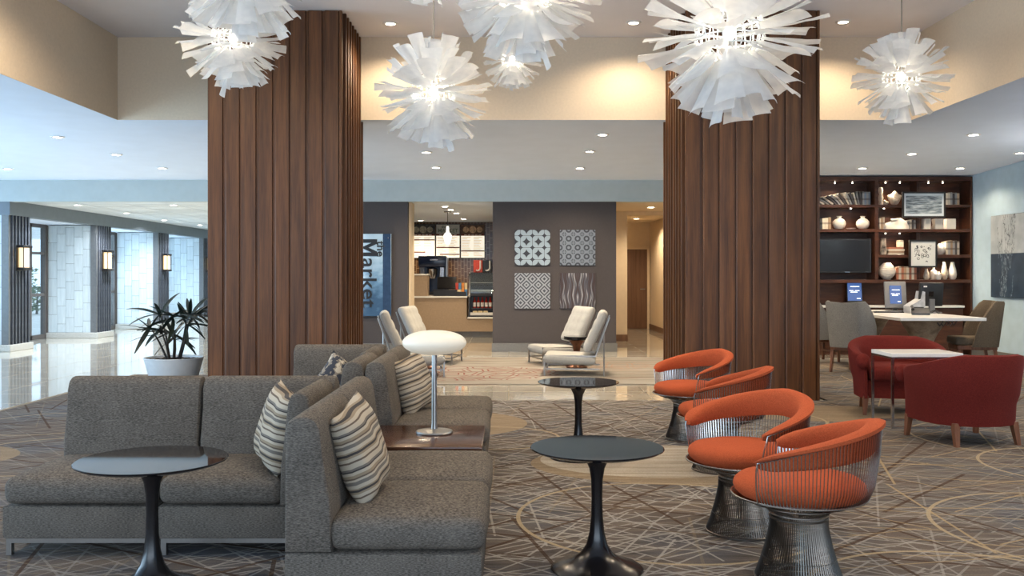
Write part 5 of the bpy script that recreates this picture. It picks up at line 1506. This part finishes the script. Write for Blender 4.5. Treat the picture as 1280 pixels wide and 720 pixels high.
def desk_chair(label, x, y, facing, mat, group, top=0.93, w=0.56):
    """wing backed desk chair, local frame faces +y"""
    t = thing('wing_desk_chair', label, 'chair', (x, y, 0), R(facing-90), group)
    MB().rbox(-0.21, -0.24, 0.36, 0.21, 0.27, 0.47, 0.03, 3).build('seat_cushion', mat, t)
    MB().rbox(-0.215, -0.25, 0.30, 0.215, 0.25, 0.36, 0.008, 1).build('seat_rail', M['leg_wood'], t)
    n = 28; secs = []
    for i in range(n+1):
        tt = -1+2*i/n; k = abs(tt)
        # plan: flat back with wings curving forward
        if k < 0.55: px, py = tt/0.55*0.24, -0.27 + 0.02*(k/0.55)**2
        else:
            q = (k-0.55)/0.45; px = math.copysign(0.24 + 0.075*math.sin(q*PI/2), tt); py = -0.25 + 0.33*q**1.2
        a_ = (1, 0) if k < 0.5 else (0.35*math.copysign(1, 1), 0)
        zt = top + 0.03*k - (0.33*max(0, (k-0.72)/0.28)**1.4)
        zb = 0.34
        nx, ny = (0, -1) if k < 0.45 else ((math.copysign(0.75, tt), -0.66) if k < 0.7 else (math.copysign(0.98, tt), -0.2))
        th = 0.05; e = min(i, n-i); ef = (0.4, 0.85)[e] if e < 2 else 1
        rec = -0.07
        prof = []
        for (o_, f_) in ((0.5, 0.0), (0.5, 0.5), (0.5, 0.96), (0.2, 1.0), (-0.2, 1.0), (-0.5, 0.96), (-0.5, 0.5), (-0.5, 0.0)):
            z_ = zb + (zt-zb)*f_; fl = 1 + 0.14*f_
            prof.append((px*fl*0.80 + nx*th*o_*ef, py + rec*f_ + ny*th*o_*ef, z_))
        secs.append(prof)
    MB().rings(secs).build('backrest', mat, t, smooth=50)
    for sx in (-1, 1):
        MB().rings([[(sx*0.195+a, 0.22+b, 0.006) for (a, b) in ((-.014,-.014),(.014,-.014),(.014,.014),(-.014,.014))], [(sx*0.195+a, 0.22+b, 0.30) for (a, b) in ((-.02,-.02),(.02,-.02),(.02,.02),(-.02,.02))]]).build('leg', M['leg_wood'], t, smooth=0)
        MB().rings([[(sx*0.195+a, -0.27+b, 0.006) for (a, b) in ((-.014,-.014),(.014,-.014),(.014,.014),(-.014,.014))], [(sx*0.195+a, -0.22+b, 0.30) for (a, b) in ((-.02,-.02),(.02,-.02),(.02,.02),(-.02,.02))]]).build('leg', M['leg_wood'], t, smooth=0)
    MB().box(-0.195, -0.01+0.20, 0.14, 0.195, 0.215, 0.17).build('stretcher', M['leg_wood'], t)
    return t
desk_chair('taupe wing backed desk chair on the right side of the communal desk, facing left', 6.22, 12.35, 170, M['taupe_fabric'], 'wing desk chairs')
desk_chair('grey wing backed desk chair seen from behind at the left of the communal desk', 4.60, 12.22, 40, M['grey_fabric'], 'wing desk chairs')
desk_chair('grey desk chair half hidden by the right wood column', 4.62, 13.75, 15, M['grey_fabric'], 'wing desk chairs')

# things on the desk and ledge
M['ui'] = glow('blue_lit_screen', (0.08, 0.20, 0.60), 0.26, (0.02, 0.04, 0.1))
M['ui_txt'] = glow('white_screen_text', (0.8, 0.9, 1.0), 0.9)
def kiosk(label, x, y, z, w, h, tilt, yaw, full):
    t = thing('touch_kiosk', label, 'screen', (x, y, z), yaw, 'self-service screens')
    m = Matrix.Translation((0, 0, 0.05)) @ Matrix.Rotation(R(-tilt), 4, 'X')
    kc = MB().rbox(-w/2, -0.02, 0, w/2, 0.025, h, 0.010, 2, m).build('casing', M['grey_plastic'] if not full else M['black_plastic'], t)
    if full: a = (-w/2+0.012, w/2-0.012, 0.02, h-0.012)
    else: a = (-w*0.27, w*0.27, h*0.16, h*0.84)
    ks = MB().box(a[0], -0.024, a[2], a[1], -0.020, a[3], m).build('screen', M['ui'], t)
    tx = MB()
    for (zf, x0, x1) in ((0.74, .2, .85), (0.52, .12, .42), (0.52, .52, .85), (0.44, .2, .7), (0.1, .65, .9)):
        tx.box(a[0]+(a[1]-a[0])*x0, -0.026, a[2]+(a[3]-a[2])*zf, a[0]+(a[1]-a[0])*x1, -0.024, a[2]+(a[3]-a[2])*(zf+0.035), m)
    tx.build('screen_text', M['ui_txt'], ks)
    MB().rbox(-w*0.4, -0.10, 0, w*0.4, 0.16, 0.022, 0.006, 1).build('base', M['black_plastic'], t)
    MB().rbox(-0.03, 0.05, 0.02, 0.03, 0.09, h*0.5, 0.006, 1).build('stand', M['black_plastic'], t)
kiosk('larger grey tilted kiosk with blue screen on the communal desk', 5.66, 13.45, 0.755, 0.30, 0.40, 14, R(-12), False)
kiosk('narrow dark tablet with blue screen beyond the left desk chair', (1070-636)*14.9/1150-0.01, 14.93, 0.80, 0.24, 0.34, 10, R(-10), True)
# dark computer seen from behind
t = thing('desktop_computer', 'dark all in one computer seen from behind on the communal desk', 'computer', (5.93, 12.95, 0.755), R(6))
m = Matrix.Translation((0, 0, 0.10)) @ Matrix.Rotation(R(6), 4, 'X')
MB().rbox(-0.17, -0.03, 0, 0.17, 0.03, 0.33, 0.010, 2, m).build('casing', M['black_plastic'], t)
MB().box(-0.045, -0.034, 0.14, 0.02, -0.03, 0.21, m).build('port_panel', M['screen'], t)
MB().box(-0.13, -0.034, 0.27, -0.08, -0.03, 0.29, m).build('badge', M['label_white'], t)
MB().rbox(-0.04, -0.06, 0.015, 0.04, -0.02, 0.20, 0.006, 1).build('stand', M['grey_plastic'], t)
MB().rbox(-0.13, -0.09, 0.0, 0.13, 0.09, 0.018, 0.006, 1).build('base', M['grey_plastic'], t)
# telephone / clutter
t = thing('desk_printer', 'pale grey angular printer tower beside the dark computer on the communal desk', 'printer', (5.72, 12.98, 0.755))
MB().prism([(-0.11, 0), (0.10, 0), (0.10, 0.30), (0.07, 0.31), (0.05, 0.20), (-0.11, 0.10)], -0.12, 0.10, 'Y').build('casing', M['grey_light'] if 'grey_light' in M else plain('light_grey_plastic', (0.42, 0.43, 0.45), 0.4, noise=0.2, nscale=15), t)
MB().box(-0.08, -0.124, 0.03, 0.08, -0.12, 0.09).build('paper_slot', M['black_plastic'], t)
t = thing('desk_telephone', 'black desk telephone with coiled cord in front of the printer on the desk', 'telephone', (5.55, 12.40, 0.755), R(-20))
MB().prism([(-0.09, 0), (0.10, 0), (0.10, 0.09), (-0.09, 0.025)], -0.11, 0.11, 'X').build('body', M['black_plastic'], t)
MB().tube([(-0.10, -0.06, 0.075), (-0.10, -0.03, 0.10), (-0.10, 0.05, 0.12), (-0.10, 0.09, 0.11)], [0.022, 0.015, 0.015, 0.022], 8).build('handset', M['black_plastic'], t)
cc = MB(); cc.tube([(0.12+0.10*k/40 + 0.012*math.cos(k*1.6), -0.06+0.02*math.sin(k*0.3), 0.03+0.014*math.sin(k*1.6)+0.03*math.sin(PI*k/40)) for k in range(41)], 0.004, 5)
cc.build('coiled_cord', M['black_plastic'], t)
t = thing('keyboard', 'flat black keyboard on the communal desk beside the grey kiosk', 'keyboard', (5.40, 13.1, 0.755), R(-8))
MB().rbox(-0.20, -0.07, 0, 0.20, 0.07, 0.018, 0.004, 1).build('case', M['black_plastic'], t)
ky = MB()
for a in range(12):
    for b in range(4): ky.box(-0.185+0.031*a, -0.058+0.03*b, 0.018, -0.185+0.031*a+0.026, -0.058+0.03*b+0.024, 0.023)
ky.build('keys', M['grey_plastic'], t)

# ================================================================== CHANDELIERS
def strip_mesh(r0, r1, w0, w1, curl, fold):
    mb = MB(); nu, nv = 4, 4
    def pt(u, v):
        x = r0 + (r1-r0)*u; w = w0 + (w1-w0)*u**0.85; s = v-0.5
        return (x, s*w, curl*u*u - fold*w*(4*s*s) + 0.010*math.sin(u*5+v*3))
    mb.grid(pt, nu, nv)
    return mb.mesh('strip', M['petal'])
STRIPS = [strip_mesh(0.36, 1.0, 0.12, 0.33, 0.03, 0.10), strip_mesh(0.36, 0.96, 0.10, 0.28, -0.04, 0.16), strip_mesh(0.36, 0.90, 0.14, 0.38, 0.05, -0.06)]
BULB = MB()
_b = bmesh.new(); bmesh.ops.create_icosphere(_b, subdivisions=2, radius=0.10)
BULB.frombm(_b); BULB = BULB.mesh('bulb', M['bulb'])
cg = MB()
for z_ in (-0.16, -0.06, 0.06, 0.16):
    rr = 0.37 if abs(z_) < 0.1 else 0.34
    cg.tube([(rr*math.cos(2*PI*k/28), rr*math.sin(2*PI*k/28), z_) for k in range(28)], 0.010, 5, closed=True)
for k in range(22):
    a = 2*PI*k/22
    cg.tube([(0.17*math.cos(a), 0.17*math.sin(a), -0.27), (0.34*math.cos(a), 0.34*math.sin(a), -0.16), (0.37*math.cos(a), 0.37*math.sin(a), 0), (0.34*math.cos(a), 0.34*math.sin(a), 0.16), (0.17*math.cos(a), 0.17*math.sin(a), 0.27)], 0.008, 4)
M['cage'] = plain('white_wire_cage', (0.85, 0.85, 0.83), 0.35, noise=0.02)
CAGE = cg.mesh('wire_cage', M['cage'])
TIERS = [(78, 5), (60, 9), (41, 12), (22, 13), (5, 14), (-10, 14), (-26, 13), (-42, 12), (-58, 10), (-76, 6)]
def chandelier(label, x, y, z, r, seed):
    t = thing('burst_chandelier', label, 'chandelier', (x, y, z), 0, 'white burst chandeliers')
    rs = random.Random(seed)
    S = Matrix.Diagonal((r, r, r, 1))
    for (el, n) in TIERS:
        for k in range(n):
            a = 2*PI*(k + rs.uniform(-.3, .3))/n + el*0.37; e = R(el + rs.uniform(-5, 5))
            tw = R(rs.uniform(-16, 16)); ln = rs.uniform(0.86, 1.04)
            m = Matrix.Rotation(a, 4, 'Z') @ Matrix.Rotation(-e, 4, 'Y') @ Matrix.Rotation(tw, 4, 'X') @ S @ Matrix.Diagonal((ln, 1, 1, 1))
            put('strip', STRIPS[rs.randrange(3)], t, mtx=m)
    put('wire_cage', CAGE, t, mtx=S)
    put('bulb', BULB, t, mtx=Matrix.Diagonal((max(r, .3)**0.5*0.5,)*3 + (1,)))
    MB().tube([(0, 0, 0.05), (0, 0, 4.02-z-0.02)], 0.006, 6).build('cord', M['steel'], t)
    MB().lathe([(0, 0), (0.06, 0), (0.06, 0.02), (0, 0.02)], 16, Matrix.Translation((0, 0, 4.0-z-0.002))).build('ceiling_rose', M['trim_white'], t)
def chand(label, px, py, y, rpx, seed):
    chandelier(label, (px-636)*y/1150, y, 1.3-(py-343)*y/1150, rpx*y/1150, seed)
chand('largest white burst chandelier hanging before the right wood column', 912, 42, 4.9, 116, 1)
chand('white burst chandelier at the right, small on its cord near the cream coffer', 1127, 96, 8.2, 62, 2)
chand('white burst chandelier on a cord between the columns, lowest of the middle cluster', 542, 115, 7.0, 76, 3)
chand('big white burst chandelier at the top centre, its upper half cut off', 657, -12, 5.4, 97, 4)
chand('small far white burst chandelier just below the big centre one', 641, 74, 9.0, 40, 5)
chand('white burst chandelier before the top of the left wood column, the lower of two', 291, 48, 7.3, 71, 6)
chand('big white burst chandelier at the top left, mostly above the frame', 305, -40, 5.9, 96, 7)
chand('white burst chandelier above the frame near the top centre, only its lowest tips showing', 532, -66, 6.3, 72, 8)
